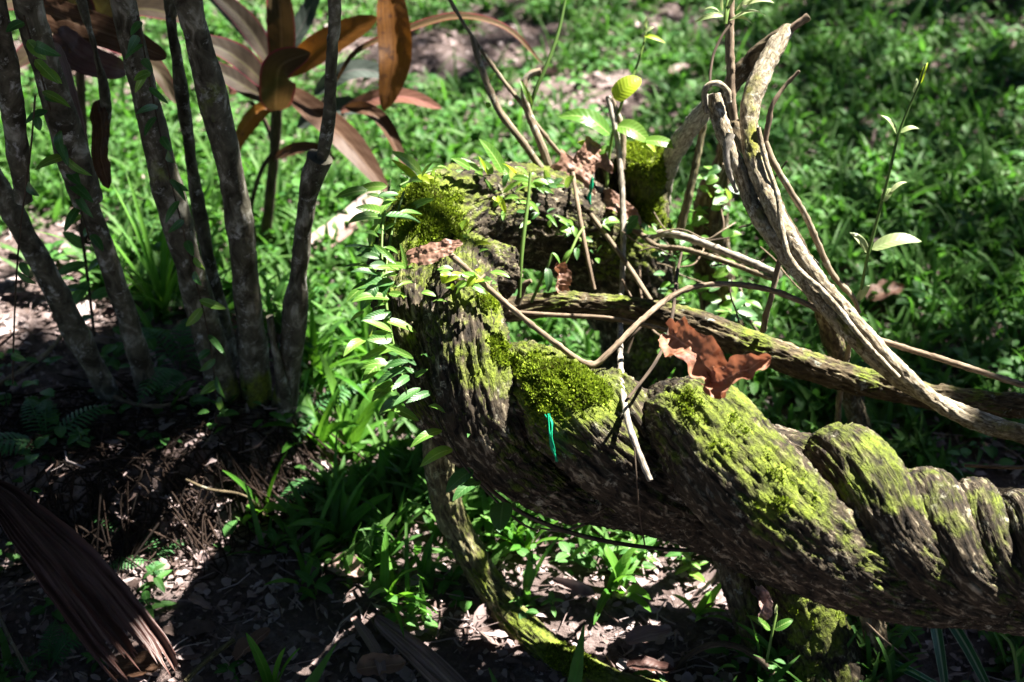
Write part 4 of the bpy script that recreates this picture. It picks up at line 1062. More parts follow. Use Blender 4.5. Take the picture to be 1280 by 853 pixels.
tips = []
tips.append(shrub_stem([(150, 520), (128, 478), (92, 410), (55, 335), (15, 265), (-30, 190), (-70, 110)], [18, 16.5, 15.5, 15, 15, 14, 13], 1.70, yt=1.66, seed=4))
tips.append(shrub_stem([(192, 520), (180, 470), (160, 400), (130, 310), (104, 240), (80, 160), (52, 70), (28, -20)], [18, 16, 15, 15, 15.5, 16, 16, 15], 1.71, yt=1.66, seed=5))
tips.append(shrub_stem([(292, 560), (280, 490), (262, 425), (240, 345), (215, 255), (192, 165), (172, 80), (150, -20)], [30, 23, 19.5, 19.5, 19, 18.5, 18, 17.5], 1.69, yt=1.70, seed=6, moss=.05))
tips.append(shrub_stem([(298, 500), (284, 430), (264, 340), (245, 240), (232, 150), (215, 30), (210, -20)], [11, 9.5, 9, 8.5, 8.5, 8, 8], 1.78, yt=1.80, seed=7))
tips.append(shrub_stem([(322, 560), (320, 490), (312, 400), (303, 310), (290, 225), (268, 130), (245, 40), (232, -20)], [34, 22, 19.5, 18.5, 18.5, 19, 19, 19], 1.70, yt=1.68, seed=8, moss=.08))
tips.append(shrub_stem([(345, 560), (358, 490), (366, 420), (373, 350), (379, 290), (388, 232), (399, 196)], [28, 18, 15.5, 14, 13, 14, 17], 1.69, yt=1.68, ext=False, seed=9))
tips.append(shrub_stem([(396, 212), (405, 185), (412, 140), (415, 60), (418, -20)], [8, 9.5, 8, 7.5, 7], 1.68, yt=1.67, seed=10, seg=24))
shrub_stem([(357, 510), (350, 470), (343, 432), (337, 396)], [9, 8, 7, 6.5], 1.67, ext=False, seed=11, seg=24)
tips.append(shrub_stem([(28, 250), (22, 180), (12, 110), (0, 40), (-10, -20)], [13, 13, 14, 14, 14], 1.62, yt=1.60, seed=12))
tips.append(shrub_stem([(110, 250), (90, 190), (66, 110), (44, 40), (30, -20)], [20, 20, 19, 19, 18], 1.63, yt=1.60, seed=13))
shrub_stem([(120, 200), (132, 130), (118, 60), (96, -20)], [6, 6, 5, 5], 1.8, ext=False, seed=14, seg=16)
rows = [list(PY(312, 640, 1.60)) + [.085], list(PY(312, 580, 1.62)) + [.075], list(PY(318, 530, 1.63)) + [.055], list(PY(322, 490, 1.64)) + [.03]]
tb = wstem(rows, 60, .006, lambda x, y, s, sd: ridged_bark(.008, 60, 30)(x, y, s, sd) + lumps(.02, 14)(x, y, s, sd), 9)
tb.add_to(MB()).build('stool', MAT['shrub'], root)
cr = MB()
SHRUB_TIPS = tips
SHRUB_ROOT = root

# creepers on the shrub stems
def stem_creeper(name, label, path, n, L, mats, W=(8, 12), side=None):
    root = thing(name, label, 'vine', PY(*path[0]))
    st = A(path, float)
    rows = [list(PY(*p)) + [.0012] for p in path]
    tb = wstem(rows, 6, .01); tb.add_to(MB()).build('stem', MAT['dark_twig'], root)
    for k in range(n):
        f = (k + random.random()) / n * (len(st) - 1); i = min(int(f), len(st) - 2); c = st[i] + (st[i + 1] - st[i]) * (f - i)
        p = PY(*c); d = gdepth(p)
        an = random.choice((-1, 1)) * random.uniform(.3, 1.3) if side is None else side * random.uniform(.2, 1.1)
        l = random.uniform(*L)
        leaf_px(root, (c[0] + random.uniform(-5, 5), c[1], d - .012), (c[0] + math.sin(an) * l, c[1] + math.cos(an) * l, d - random.uniform(.0, .05)), random.uniform(*W), random.choice(mats), nrm=(random.uniform(-.5, .5), -.7, random.uniform(.3, 1)), n=9)

stem_creeper('creeper', 'creeper with narrow drooping leaves climbing the pale mottled shrub stem', [(270, 500, 1.575), (262, 425, 1.575), (232, 300, 1.575), (205, 190, 1.580), (185, 90, 1.585), (172, 20, 1.585)], 26, (18, 36), ('vine', 'vine_dark', 'vine_dark'))
stem_creeper('creeper', 'creeper with dark leaves climbing the leaning shrub stem left of the pale one', [(112, 300, 1.560), (92, 230, 1.550), (72, 170, 1.530), (50, 90, 1.510), (30, 20, 1.500)], 18, (24, 42), ('vine_dark', 'vine_dark', 'vine'), (10, 15))
stem_creeper('dangling_vine', 'thread-thin vine dangling at the far left before the leaning stems', [(16, 480, 1.470), (18, 400, 1.480), (24, 300, 1.490), (38, 190, 1.500), (44, 120, 1.500)], 5, (16, 30), ('vine_dark',))
root = thing('sapling', 'thin sapling with drooping dark leaves standing between the two leftmost shrub stems', 'sapling', PY(100, 420, 1.75))
stem_part(root, [(118, 420, 2.10), (112, 370, 2.05), (106, 320, 2.02), (100, 280, 2.0)], 2, 'dark_twig')
for b, t in [((108, 330), (70, 345)), ((110, 340), (140, 320)), ((106, 310), (78, 290)), ((112, 352), (88, 385)), ((114, 372), (150, 362)), ((104, 296), (128, 276)), ((112, 360), (66, 372)), ((116, 396), (92, 410))]:
    leaf_px(root, (*b, 2.02), t, 14, 'vine_dark')

# dead blades hanging among the stems
def dead_blade(name, label, pts, W, mat, nrm, cat='leaf', tear=0., **kw):
    mb = MB()
    V, F, U = ribbon([P(*p) for p in pts], M(W, pts[1][2]), nrm=nrm, n=70, m=kw.pop('m', 33), **kw)
    if tear:                                  # frayed end: each fibre strip stops at its own length
        k, m = V.shape[:2]; j = np.arange(m); sd = kw.get('seed', 0)
        cut = 1 - tear * (.7 * vnoise(np.stack([j * .22, 0 * j, 0 * j + sd], -1), 5) + .3 * vnoise(np.stack([j * .9, 0 * j + 3., 0 * j + sd], -1), 6))
        idx = np.linspace(0, k - 1, k)[:, None] * cut[None]
        i0 = np.clip(np.floor(idx).astype(int), 0, k - 2); f = (idx - i0)[..., None]
        V = V[i0, j[None]] * (1 - f) + V[i0 + 1, j[None]] * f
    return tag(mb.add(V, F, U, .5).build(name, MAT[mat]), label, cat)

dead_blade('withered_leaf', 'pleated greyish dead leaf hanging down the leaning left shrub stem', [(62, 55, 1.80), (72, 110, 1.78), (88, 165, 1.78), (104, 216, 1.80)], 44, 'dead_pink', (.2, -.9, .3), a=.35, b=.45, wave=.05, wk=2, fold=.2, crumple=.05, seed=3)
dead_blade('withered_leaf', 'curled brown dead leaf hanging right of the pleated greyish one', [(122, 126, 1.90), (128, 160, 1.89), (126, 196, 1.89), (136, 236, 1.90)], 26, 'dead_brown', (-.2, -.9, .3), a=.35, b=.5, wave=.1, wk=3, fold=.3, crumple=.1, seed=5)
dead_blade('withered_leaf', 'long dark brown dead blade crossing behind the shrub stems at the top left', [(40, 8, 2.00), (90, 28, 1.98), (140, 44, 1.98), (208, 72, 2.0)], 44, 'dead_brown', (.1, -.7, .6), a=.35, b=.5, wave=.04, wk=3, fold=.2, crumple=.05, seed=7)
dead_blade('withered_leaf', 'torn blackish dead blade hanging in the shade below the top left blade', [(70, 40, 1.98), (100, 70, 1.96), (138, 84, 1.97), (160, 88, 1.99)], 40, 'sheath', (.1, -.8, .5), a=.35, b=.5, wave=.05, wk=3, fold=.2, crumple=.06, seed=8)

# ------------------------------------------------------------------ ti plant behind the shrub
root = thing('ti_plant', 'ti plant with long burgundy, orange and grey-green leaves on a thin cane', 'ti plant', G(334, 318))
stem_part(root, [(330, 318, 2.62), (336, 260, 2.55), (343, 190, 2.46), (346, 140, 2.39), (346, 110, 2.36)], [7.5, 7, 6.5, 7, 8], 'dark_twig', 20, .006, lumps(.002, 40), 5, 'cane')
TI = [([(348, 100, 2.36), (352, 60, 2.33), (350, 15, 2.30), (343, -40, 2.28)], 44, 'ti_red', (.1, -.9, .4), .3, 0),
      ([(342, 92, 2.37), (328, 62, 2.36), (302, 25, 2.35), (258, -18, 2.34)], 36, 'ti_dark', (.5, -.6, .6), .35, 0),
      ([(345, 88, 2.40), (318, 45, 2.42), (285, 10, 2.43), (250, -20, 2.43)], 40, 'ti_blue', (.4, -.6, .8), .2, 0),
      ([(352, 90, 2.38), (366, 55, 2.38), (384, 20, 2.38), (404, -25, 2.37)], 32, 'ti_blue', (-.3, -.7, .6), .3, 0),
      ([(344, 138, 2.33), (346, 110, 2.27), (352, 82, 2.22), (388, 66, 2.20)], 56, 'ti_red', (.2, -.8, .5), .45, 0),
      ([(356, 95, 2.36), (395, 66, 2.33), (435, 42, 2.31), (472, 22, 2.30)], 44, 'ti_orange', (-.3, -.7, .7), .3, 0),
      ([(342, 122, 2.34), (318, 92, 2.28), (285, 66, 2.24), (238, 46, 2.22)], 46, 'ti_dark', (.4, -.5, .8), .3, 0),
      ([(340, 128, 2.35), (312, 112, 2.31), (284, 96, 2.29), (256, 78, 2.28)], 40, 'ti_dark', (.3, -.5, .9), .3, 0),
      ([(352, 108, 2.37), (392, 140, 2.33), (438, 182, 2.30), (486, 242, 2.30)], 46, 'dead_brown', (.35, -.6, .7), .25, 0),
      ([(420, 104, 2.26), (446, 66, 2.23), (500, 42, 2.22), (570, 22, 2.22), (632, 36, 2.22), (678, 80, 2.23)], 16, 'ti_red', (.1, -.3, 1), .5, 0),
      ([(484, -30, 2.22), (492, 20, 2.20), (494, 75, 2.19), (480, 138, 2.20)], 46, 'ti_orange', (-.2, -.95, .1), .25, .3),
      ([(424, 140, 2.40), (470, 124, 2.36), (510, 122, 2.34), (552, 136, 2.33)], 30, 'ti_pink', (.1, -.55, .9), .25, 0),
      ([(392, 118, 2.42), (430, 92, 2.40), (460, 88, 2.40), (492, 98, 2.40)], 34, 'ti_blue', (.1, -.6, .9), .25, 0),
      ([(372, 160, 2.42), (400, 140, 2.41), (440, 134, 2.40), (470, 140, 2.40)], 34, 'ti_blue', (.1, -.6, .9), .25, 0),
      ([(432, 134, 2.28), (458, 138, 2.26), (482, 160, 2.25), (508, 216, 2.25)], 24, 'dead_brown', (.4, -.8, .4), .5, .5),
      ([(338, 100, 2.40), (316, 92, 2.40), (300, 100, 2.40), (288, 118, 2.40)], 34, 'ti_pink', (.4, -.5, .9), .3, 0),
      ([(346, 128, 2.40), (322, 140, 2.37), (300, 168, 2.35), (290, 200, 2.35)], 24, 'ti_orange', (.4, -.8, .4), .4, .4),
      ([(340, 200, 2.46), (362, 190, 2.43), (390, 186, 2.42), (420, 200, 2.42)], 22, 'dead_brown', (.1, -.6, .8), .4, .4)]
for i, (pts, W, m, nr, fo, tw) in enumerate(TI):
    blade_px(root, pts, W * (.82 if m != 'ti_orange' else .95), m, nr, var=random.random(), a=.55, b=.62, fold=fo, wave=.025, wk=4, twist=tw, m=9, seed=i, crumple=.02)
for pts in ([(342, 190, 2.46), (326, 215, 2.46), (314, 262, 2.5), (320, 300, 2.57)], [(340, 175, 2.44), (330, 150, 2.42), (314, 128, 2.41)]):
    stem_part(root, pts, 3, 'dark_twig', 8, name='leaf_stalk')
# leaves further left that reach out of the frame
root = thing('ti_plant', 'second ti plant with broad olive leaves at the top edge behind the shrub stems', 'ti plant', G(105, 330))
stem_part(root, [(105, 330, 2.60), (104, 200, 2.46), (100, 80, 2.32), (98, 20, 2.26)], 6, 'dark_twig', 14, .008, lumps(.002, 40), 5, 'cane')
for i, (pts, W, m, nr) in enumerate([([(96, 40, 2.26), (90, 10, 2.22), (80, -30, 2.2)], 60, 'ti_dark', (.1, -.9, .4)), ([(100, 36, 2.26), (130, 10, 2.22), (150, -40, 2.2)], 48, 'ti_dark', (.1, -.9, .4)), ([(106, 30, 2.26), (180, 12, 2.2), (250, 30, 2.18)], 40, 'ti_dark', (0, -.4, 1)), ([(96, 40, 2.26), (60, 52, 2.2), (10, 90, 2.18)], 40, 'ti_dark', (0, -.4, 1)), ([(100, 46, 2.26), (150, 58, 2.2), (196, 88, 2.18), (220, 130, 2.18)], 30, 'ti_dark', (0, -.4, 1)), ([(98, 30, 2.28), (40, 0, 2.24), (-20, 10, 2.22)], 50, 'ti_dark', (0, -.5, 1))]):
    blade_px(root, pts, W, m, nr, var=random.random(), a=.5, b=.62, fold=.3, wave=.02, m=9, seed=40 + i)

# ------------------------------------------------------------------ root mound, rootlets
mb = MB()
for k in range(420):
    x = random.uniform(0, 400); y = random.uniform(490, 660)
    p = G(x, y); q = p + A([random.gauss(0, .05), random.gauss(-.02, .03), 0]); r2 = q + A([random.gauss(0, .05), random.gauss(-.03, .03), 0])
    for v in (p, q, r2): v[2] = float(ground_h(v[0], v[1])) + random.uniform(.001, .018)
    tb = wstem([list(p) + [random.uniform(.0006, .0022)], list(q) + [.0012], list(r2) + [.0006]], 5, .012, None)
    tb.add_to(mb, random.random(), 0, False)
tag(mb.build('rootlets', MAT['rootlet'], loc=(0, 0, 0)), 'mat of fine dark roots hanging over the face of the mound', 'roots', None, 'stuff')
gp = lambda x, y, l=.012: (x, y, gdepth(G(x, y, l)) - .01)
single_stem('surface_root', 'thin reddish root arching out of the mound front to the weeds', 'root', [gp(232, 600, .02), gp(262, 612, .03), gp(300, 618, .03), gp(322, 632, .02), gp(334, 652)], [1.8, 2.0, 1.8, 1.6, 1.2], 'branch')
single_stem('surface_root', 'stout brown root lying along the top of the mound between the stems', 'root', [gp(110, 470), gp(150, 500, .02), gp(200, 508, .025), gp(235, 496, .02)], [2.5, 3, 3, 2], 'brown_twig')
single_stem('stick', 'pale stick lying on the soil at the left edge behind the dangling vine', 'stick', [gp(-20, 492), gp(30, 462), gp(60, 440), gp(80, 416)], [3.6, 3.8, 3.4, 2.6], 'twig')
single_stem('stick', 'straight tan stick leaning over the weeds in the bottom left corner', 'stick', [gp(-12, 735, .05), gp(8, 790, .04), gp(36, 842, .02)], [2.2, 2.4, 2.4], 'twig')
single_stem('stick', 'olive stick lying on the soil right of the big dark sheath', 'stick', [gp(232, 852), gp(258, 826, .02), gp(292, 800, .02)], [3, 3.6, 3], 'root')

# big fallen pieces on the ground
dead_blade('palm_sheath', 'large glossy dark palm sheath lying over the soil at the lower left', [(-24, 598, 1.84), (20, 646, 1.80), (76, 708, 1.765), (136, 782, 1.735), (210, 880, 1.70)], 84, 'sheath', (.15, -.25, .95), 'sheath', tear=.32, a=.6, b=.22, wave=.03, wk=2.4, fold=.30, crumple=.04, curl=.12, seed=31, ribs=.16, ribk=6., m=61)
dead_blade('withered_leaf', 'ribbed pinkish dead palm blade lying on the litter left of the arching vine', [gp(470, 772, .03), gp(505, 800, .035), gp(545, 836, .035), gp(600, 890, .03)], 34, 'dead_pink', (.1, -.2, 1), tear=.2, a=.3, b=.15, wave=.02, wk=1, fold=-.2, ribs=.16, ribk=5., seed=33)
dead_blade('withered_leaf', 'second narrower pinkish dead blade beside the ribbed palm blade', [gp(440, 770, .02), gp(470, 815, .025), gp(480, 850, .025)], 14, 'dead_pink', (.1, -.2, 1), a=.3, b=.3, fold=.3, seed=34)
dead_blade('withered_leaf', 'broad pinkish dead blade lying in the grass left of the loop', [gp(372, 322, .03), gp(410, 298, .04), gp(445, 272, .05), gp(480, 238, .06)], 34, 'dead_pink', (.2, -.3, 1), a=.3, b=.4, wave=.06, wk=2, fold=.3, crumple=.03, seed=35)
def ground_leaf(label, x, y, ang, L, W, mat, seed, lift=.012, group=None, **kw):
    c = G(x, y, lift); d = gdepth(c); l = M(L, d)
    dr = A([math.cos(ang), math.sin(ang), 0]) * l / 2
    sp = [c - dr + A([0, 0, .3 * l * .1]), c - dr * .3 + A([0, 0, l * .09]), c + dr * .35 + A([0, 0, l * .08]), c + dr + A([0, 0, l * .10])]
    V, F, U = ribbon(sp, M(W, d), kw.pop('a', .4), kw.pop('b', .55), (random.uniform(-.3, .3), random.uniform(-.3, .2), 1), .15, wave=.05, wk=4, crumple=.10, n=22, m=9, lobes=kw.pop('lobes', .15), seed=seed, curl=kw.pop('curl', .12))
    return tag(MB().add(V, F, U, random.random()).build('fallen_leaf', MAT[mat]), label, 'leaf', group)
ground_leaf('curled brown dead leaf standing in the grass behind the twined vines', 1102, 388, .5, 56, 30, 'dead', 51, .03)
ground_leaf('round pinkish dead leaf on the bare soil in the top right corner', 1256, 8, .2, 56, 44, 'dead_pink', 52)
ground_leaf('pale pinkish dead leaf on the litter between the arching vine and the trunks', 810, 808, .3, 60, 28, 'dead_pink', 53)
ground_leaf('brown dead leaf on the litter left of the ribbed palm blade', 436, 722, -.5, 50, 36, 'dead_pink', 54)
ground_leaf('reddish-brown curled leaf on the bottom litter right of the sheath', 318, 818, .9, 60, 26, 'dead', 55)
ground_leaf('orange-brown fallen leaf at the bottom edge under the ribbed palm blade', 478, 846, .1, 62, 30, 'dead', 56)
ground_leaf('dark brown fallen leaf at the bottom edge beside the tip of the dark sheath', 175, 846, .2, 70, 34, 'dead_brown', 57)
ground_leaf('pinkish brown leaf showing just below the liana trunk', 760, 632, -.5, 46, 20, 'dead_pink', 58, .05)
ground_leaf('dull pink fallen leaf under the liana beside the slanting roots', 830, 664, -.7, 70, 22, 'dead_pink', 59, .04)
ground_leaf('small orange fallen leaf beside the tip of the dark sheath', 184, 832, 1.2, 20, 11, 'ti_orange', 60)
ground_leaf('greyish fallen leaf on dark soil right of the sheath', 252, 765, -.6, 40, 14, 'dead_pink', 61)
ground_leaf('dark wet leaf lying at the bottom edge right of the arching vine', 812, 846, -.2, 60, 22, 'sheath', 62)
ground_leaf('pale dry leaf on the bare patch of lawn behind the arch', 850, 96, .6, 34, 16, 'dead_pink', 63)
ground_leaf('brown leaf half buried in grass left of the ti plant cane', 290, 420, .2, 36, 18, 'dead', 64)
ground_leaf('pinkish leaf in the grass beneath the pink dead blade', 330, 470, .4, 34, 14, 'dead_pink', 65)
ground_leaf('light brown curled leaf in shade near the top right corner', 1215, 70, 1.0, 26, 14, 'dead_pink', 66)

# ------------------------------------------------------------------ single plants on the ground
def tuft(name, label, px, py, n, L, W, mat='grass_lush', cat='grass', spread=1.0, az=None, curl=(.5, 1.5), tilt=(.1, .8), a=.22):
    c = G(px, py, -.004); d = gdepth(c)
    root = thing(name, label, cat, c)
    for k in range(n):
        mb = MB()
        az_ = random.uniform(0, 6.28) if az is None else random.gauss(az, .5)
        blades(mb, (c + A([random.gauss(0, .006 * spread), random.gauss(0, .006 * spread), 0]))[None], A([az_]), A([M(random.uniform(*L), d)]), A([M(random.uniform(*W), d)]), A([random.uniform(*tilt)]), A([random.uniform(*curl)]), a=a, nseg=9)
        mb.build('blade', MAT[mat], root)

tuft('grass_tuft', 'lone broad-bladed grass tuft at the foot of the mound, right of the stems', 330, 648, 7, (60, 110), (10, 14))
tuft('grass_tuft', 'dense bright grass tuft under the left bend of the liana', 438, 575, 13, (80, 150), (10, 15))
tuft('grass_tuft', 'bright grass tuft with broad blades left of the arching vine', 425, 680, 9, (60, 110), (12, 17))
tuft('grass_tuft', 'grass tuft on the litter just left of the arching vine', 490, 752, 8, (70, 120), (9, 13))
tuft('grass_tuft', 'tall single-shoot grass with one long blade at the bottom left', 345, 862, 4, (70, 110), (11, 14), tilt=(.05, .5), curl=(.2, .9))
tuft('grass_tuft', 'small grass shoot near the middle of the bottom litter', 375, 735, 4, (40, 66), (8, 11))
tuft('grass_tuft', 'fine tall grass clump behind the pale mottled stem', 205, 400, 20, (110, 200), (5, 8), curl=(.3, 1.2), tilt=(.05, .5))
tuft('grass_tuft', 'fine grass clump at the right foot of the shrub', 400, 470, 14, (100, 170), (7, 11))
tuft('grass_tuft', 'broad grass clump in the light just right of the arching vine', 655, 690, 9, (50, 95), (9, 13))
tuft('grass_tuft', 'broad grass clump in the light between the arching vine and the trunks', 770, 742, 9, (50, 90), (11, 15))
tuft('grass_tuft', 'bright low grass clump under the middle of the liana', 735, 655, 9, (45, 80), (10, 13))
tuft('grass_tuft', 'sunlit grass clump seen under the left flank leaves of the loop', 465, 470, 14, (80, 150), (10, 14))
tuft('grass_tuft', 'wide arching grass clump between the shrub foot and the loop', 395, 560, 10, (70, 130), (11, 16))
tuft('grass_tuft', 'small sparse grass clump on the litter left of the leaning trunk', 870, 770, 6, (40, 66), (8, 11))
tuft('grass_tuft', 'broad-bladed clump just behind the knobby end of the liana', 1020, 500, 11, (60, 110), (13, 18), 'grass')
root = thing('striped_grass', 'striped dark green blades with white edges arching below the right end of the liana', 'grass', G(1180, 745))
for pts, W in (([(1160, 740, 1.92), (1168, 775, 1.86), (1175, 815, 1.80), (1184, 875, 1.74)], 14), ([(1168, 740, 1.92), (1186, 772, 1.86), (1212, 815, 1.80), (1250, 890, 1.74)], 14), ([(1062, 800, 1.84), (1090, 818, 1.80), (1135, 838, 1.77), (1200, 872, 1.75)], 11), ([(1165, 745, 1.92), (1150, 790, 1.88), (1130, 850, 1.85)], 8)):
    blade_px(root, pts, W, 'stripe', (-.3, -.7, .7), 'blade', random.random(), a=.25, b=.4, fold=.35, m=7)

root = thing('slim_stalk', 'thin green stalk with a bud at the bottom right corner', 'stalk', G(1275, 870))
stem_part(root, [gp(1275, 870, 0), (1270, 830, 1.74), (1264, 806, 1.73), (1254, 794, 1.73)], [2.4, 2.4, 2, 1.4], 'green_stem')
leaf_px(root, (1262, 804, 1.73), (1246, 790), 5, 'vine'); leaf_px(root, (1268, 822, 1.735), (1284, 806), 6, 'vine')


def rosette(name, label, px, py, h, pairs, L, W, mat, cat='seedling'):
    c = G(px, py); d = gdepth(c); H = M(h, d)
    root = thing(name, label, cat, c)
    top = c + A([random.gauss(0, .1) * H, random.gauss(0, .1) * H, H])
    wstem([list(c) + [.0016], list((c + top) / 2 + A([.002, 0, 0])) + [.0014], list(top) + [.0008]], 6, .008).add_to(MB()).build('stem', MAT['green_stem'], root)
    a0 = random.uniform(0, 6.28)
    for k in range(pairs):
        f = (k + 1) / pairs; o = c + (top - c) * f
        for sgn in (0, math.pi):
            a = a0 + k * 1.57 + sgn + random.gauss(0, .2); el = random.uniform(.05, .5)
            dr = A([math.cos(a) * math.cos(el), math.sin(a) * math.cos(el), math.sin(el)])
            l = M(random.uniform(*L), d) * (1 - .35 * (f > .9))
            V, F, U = leaf_dir(o, dr, (0, 0, 1), l, l * W, .6, .8, n=8, m=5, droop=random.uniform(.1, .5))
            MB().add(V, F, U, random.random()).build('leaf', MAT[mat], root)


def fern(name, label, px, py, fronds, L, az0=None, cat='fern'):
    c = G(px, py); d = gdepth(c)
    root = thing(name, label, cat, c)
    for k in range(fronds):
        a = (az0 if az0 is not None else random.uniform(0, 6.28)) + k * 6.28 / max(fronds, 3) + random.gauss(0, .25)
        l = M(random.uniform(*L), d) * 1.25; el = random.uniform(.5, 1.0)
        h = A([math.cos(a), math.sin(a), 0]); mb = MB()
        sp = [c, c + h * l * .35 + A([0, 0, l * .35 * math.tan(el) * .8]), c + h * l * .7 + A([0, 0, l * .42 * el]), c + h * l + A([0, 0, l * .30 * el])]
        q, s = spline([list(p) + [.0008] for p in sp], l / 15)
        Tube(q[:, :3], s, q[:, 3], 4).add_to(mb, .5, 0, False)
        Tn = np.gradient(q[:, :3], axis=0); Tn /= np.linalg.norm(Tn, axis=1)[:, None]
        for i in range(3, len(q)):
            f = i / (len(q) - 1); pl = l * .23 * (math.sin(math.pi * min(1, f * 1.02) ** .7) + .10)
            sd = np.cross(Tn[i], A([0, 0, 1.])); sd /= np.linalg.norm(sd)
            for sg in (-1, 1):
                V, F, U = leaf_dir(q[i, :3], sd * sg + Tn[i] * .45, (0, 0, 1), pl, min(pl * .3, l * .042), .4, .7, n=5, m=3, droop=.25)
                mb.add(V, F, U, random.random())
        mb.build('frond', MAT['fern'], root)

rosette('seedling', 'dark green seedling at the right edge of the palm sheath', 196, 735, 26, 3, (20, 32), .34, 'cover')
rosette('seedling', 'pale seedling with paired leaves on the soil right of the palm sheath', 190, 768, 26, 3, (24, 36), .32, 'cover')
rosette('seedling', 'small leafy seedling at the bottom edge near the long grass blade', 288, 846, 14, 3, (14, 24), .42, 'cover')
rosette('seedling', 'low seedling at the tip of the palm sheath', 122, 832, 14, 3, (14, 26), .38, 'cover')
rosette('seedling', 'broad-leaved seedling in the litter left of the arching vine', 395, 745, 28, 3, (22, 34), .40, 'cover')
rosette('seedling', 'bright seedling in the sun right of the arching vine', 790, 700, 24, 3, (22, 36), .36, 'vine')
rosette('seedling', 'bright lobed weed on the litter left of the leaning trunk', 860, 722, 26, 3, (20, 34), .40, 'vine')
rosette('seedling', 'small seedling in the litter under the middle of the liana', 690, 765, 18, 2, (16, 26), .36, 'cover')
rosette('seedling', 'small bright weed at the edge of the lawn behind the arch', 960, 190, 40, 4, (22, 36), .45, 'cover')
rosette('seedling', 'weed with round leaves at the left edge on the mound', 55, 520, 20, 4, (16, 28), .6, 'cover')
rosette('seedling', 'weed with round leaves at the left of the mound face', 100, 560, 24, 4, (14, 26), .6, 'cover')
rosette('seedling', 'small weed in the shade under the right end of the liana', 1140, 800, 16, 3, (14, 24), .45, 'cover')
rosette('seedling', 'weed in the shade at the bottom right corner', 1255, 800, 18, 3, (14, 24), .45, 'cover')
fern('fern', 'single small fern frond standing on the dark face of the mound', 165, 668, 2, (44, 62), 1.0)
fern('fern', 'feathery fern at the bottom left corner under the palm sheath', 62, 838, 5, (44, 74))
fern('fern', 'arching fern right of the palm sheath', 190, 702, 4, (36, 60))
fern('fern', 'leafy fern growing between the shrub stems on top of the mound', 225, 470, 6, (50, 80))
fern('fern', 'fern with spreading fronds at the left edge of the mound', 60, 560, 5, (50, 90))
fern('fern', 'bright fern at the right foot of the shrub', 408, 612, 5, (40, 66))
fern('fern', 'sunlit fern beside the shrub stool', 385, 520, 5, (44, 70))
# ------------------------------------------------------------------ trees that shade the place (outside the frame)
LIT = [(P(1040, 790, 1.77), .09), (P(640, 120, 1.95), .10), (P(680, 180, 1.95), .07), (P(540, 300, 1.8), .16), (P(590, 420, 1.68), .15), (P(700, 500, 1.6), .14), (P(850, 520, 1.5), .13), (P(960, 560, 1.5), .13), (P(1080, 580, 1.5), .11), (P(720, 270, 2.0), .14), (P(820, 300, 2.05), .14),
       (P(640, 750, 1.76), .09), (P(900, 420, 1.8), .13), (P(1050, 430, 1.72), .12), (P(950, 200, 1.7), .16), (P(960, 60, 1.7), .14), (P(1170, 500, 1.7), .1), (PY(312, 230, 1.62), .10), (PY(235, 190, 1.62), .10), (PY(280, 120, 1.62), .08), (PY(395, 220, 1.62), .11), (PY(380, 330, 1.62), .06), (PY(120, 290, 1.62), .05),
       (G(430, 520), .16), (G(330, 360), .25), (G(450, 330), .22), (P(560, 620, 1.75), .08), (G(480, 640), .10), (G(640, 160), .2), (G(500, 200), .2), (G(760, 80), .2), (P(1010, 800, 1.7), .06), (G(100, 330), .16), (G(200, 250), .2), (G(400, 420), .16), (G(60, 400), .1), (G(720, 760), .14), (G(610, 700), .10), (G(850, 740), .12), (P(475, 380, 1.64), .12), (P(480, 250, 1.75), .1), (P(1110, 200, 1.69), .1), (P(1090, 310, 1.7), .08), (P(580, 680, 1.8), .08), (P(900, 150, 1.8), .12), (P(485, 60, 2.2), .07)]


def leaf_cloud(mb, c, r, n, L=.10):
    c = A(c); p = rng.normal(0, 1, (n, 3)); p /= np.linalg.norm(p, axis=1)[:, None]
    p = c + p * (A(r) * np.cbrt(rng.random(n))[:, None])
    d = rng.normal(0, 1, (n, 3)); d[:, 2] = d[:, 2] * .4 - .2; d /= np.linalg.norm(d, axis=1)[:, None]
    s = np.cross(d, rng.normal(0, .5, (n, 3)) + A([0, 0, 1.])); s /= np.linalg.norm(s, axis=1)[:, None]
    z = np.cross(s, d)
    l = (L * rng.uniform(.6, 1.3, n))[:, None]; w = l * .24
    V = np.stack([p, p + d * l * .4 - s * w + z * w * .3, p + d * l * .4, p + d * l * .4 + s * w + z * w * .3, p + d * l - z * l * .12], 1)
    ok = np.ones(n, bool)
    for g, rad in LIT:                       # the gap in the canopy the sun comes through
        rel = p - A(g); ok &= np.linalg.norm(rel - (rel @ SUN)[:, None] * SUN, axis=1) > rad
    V = V[ok]; n = int(ok.sum())
    if n == 0: return
    i = np.arange(n)[:, None] * 5
    F = np.concatenate([i + A([[0, 1, 2]]), i + A([[0, 2, 3]]), i + A([[1, 4, 2]]), i + A([[2, 4, 3]])], 0)
    uv = np.tile(A([[0, 0], [-1, .4], [0, .4], [1, .4], [0, 1]]), (n, 1))
    mb.add(V, F, uv, np.repeat(rng.random(n), 5))


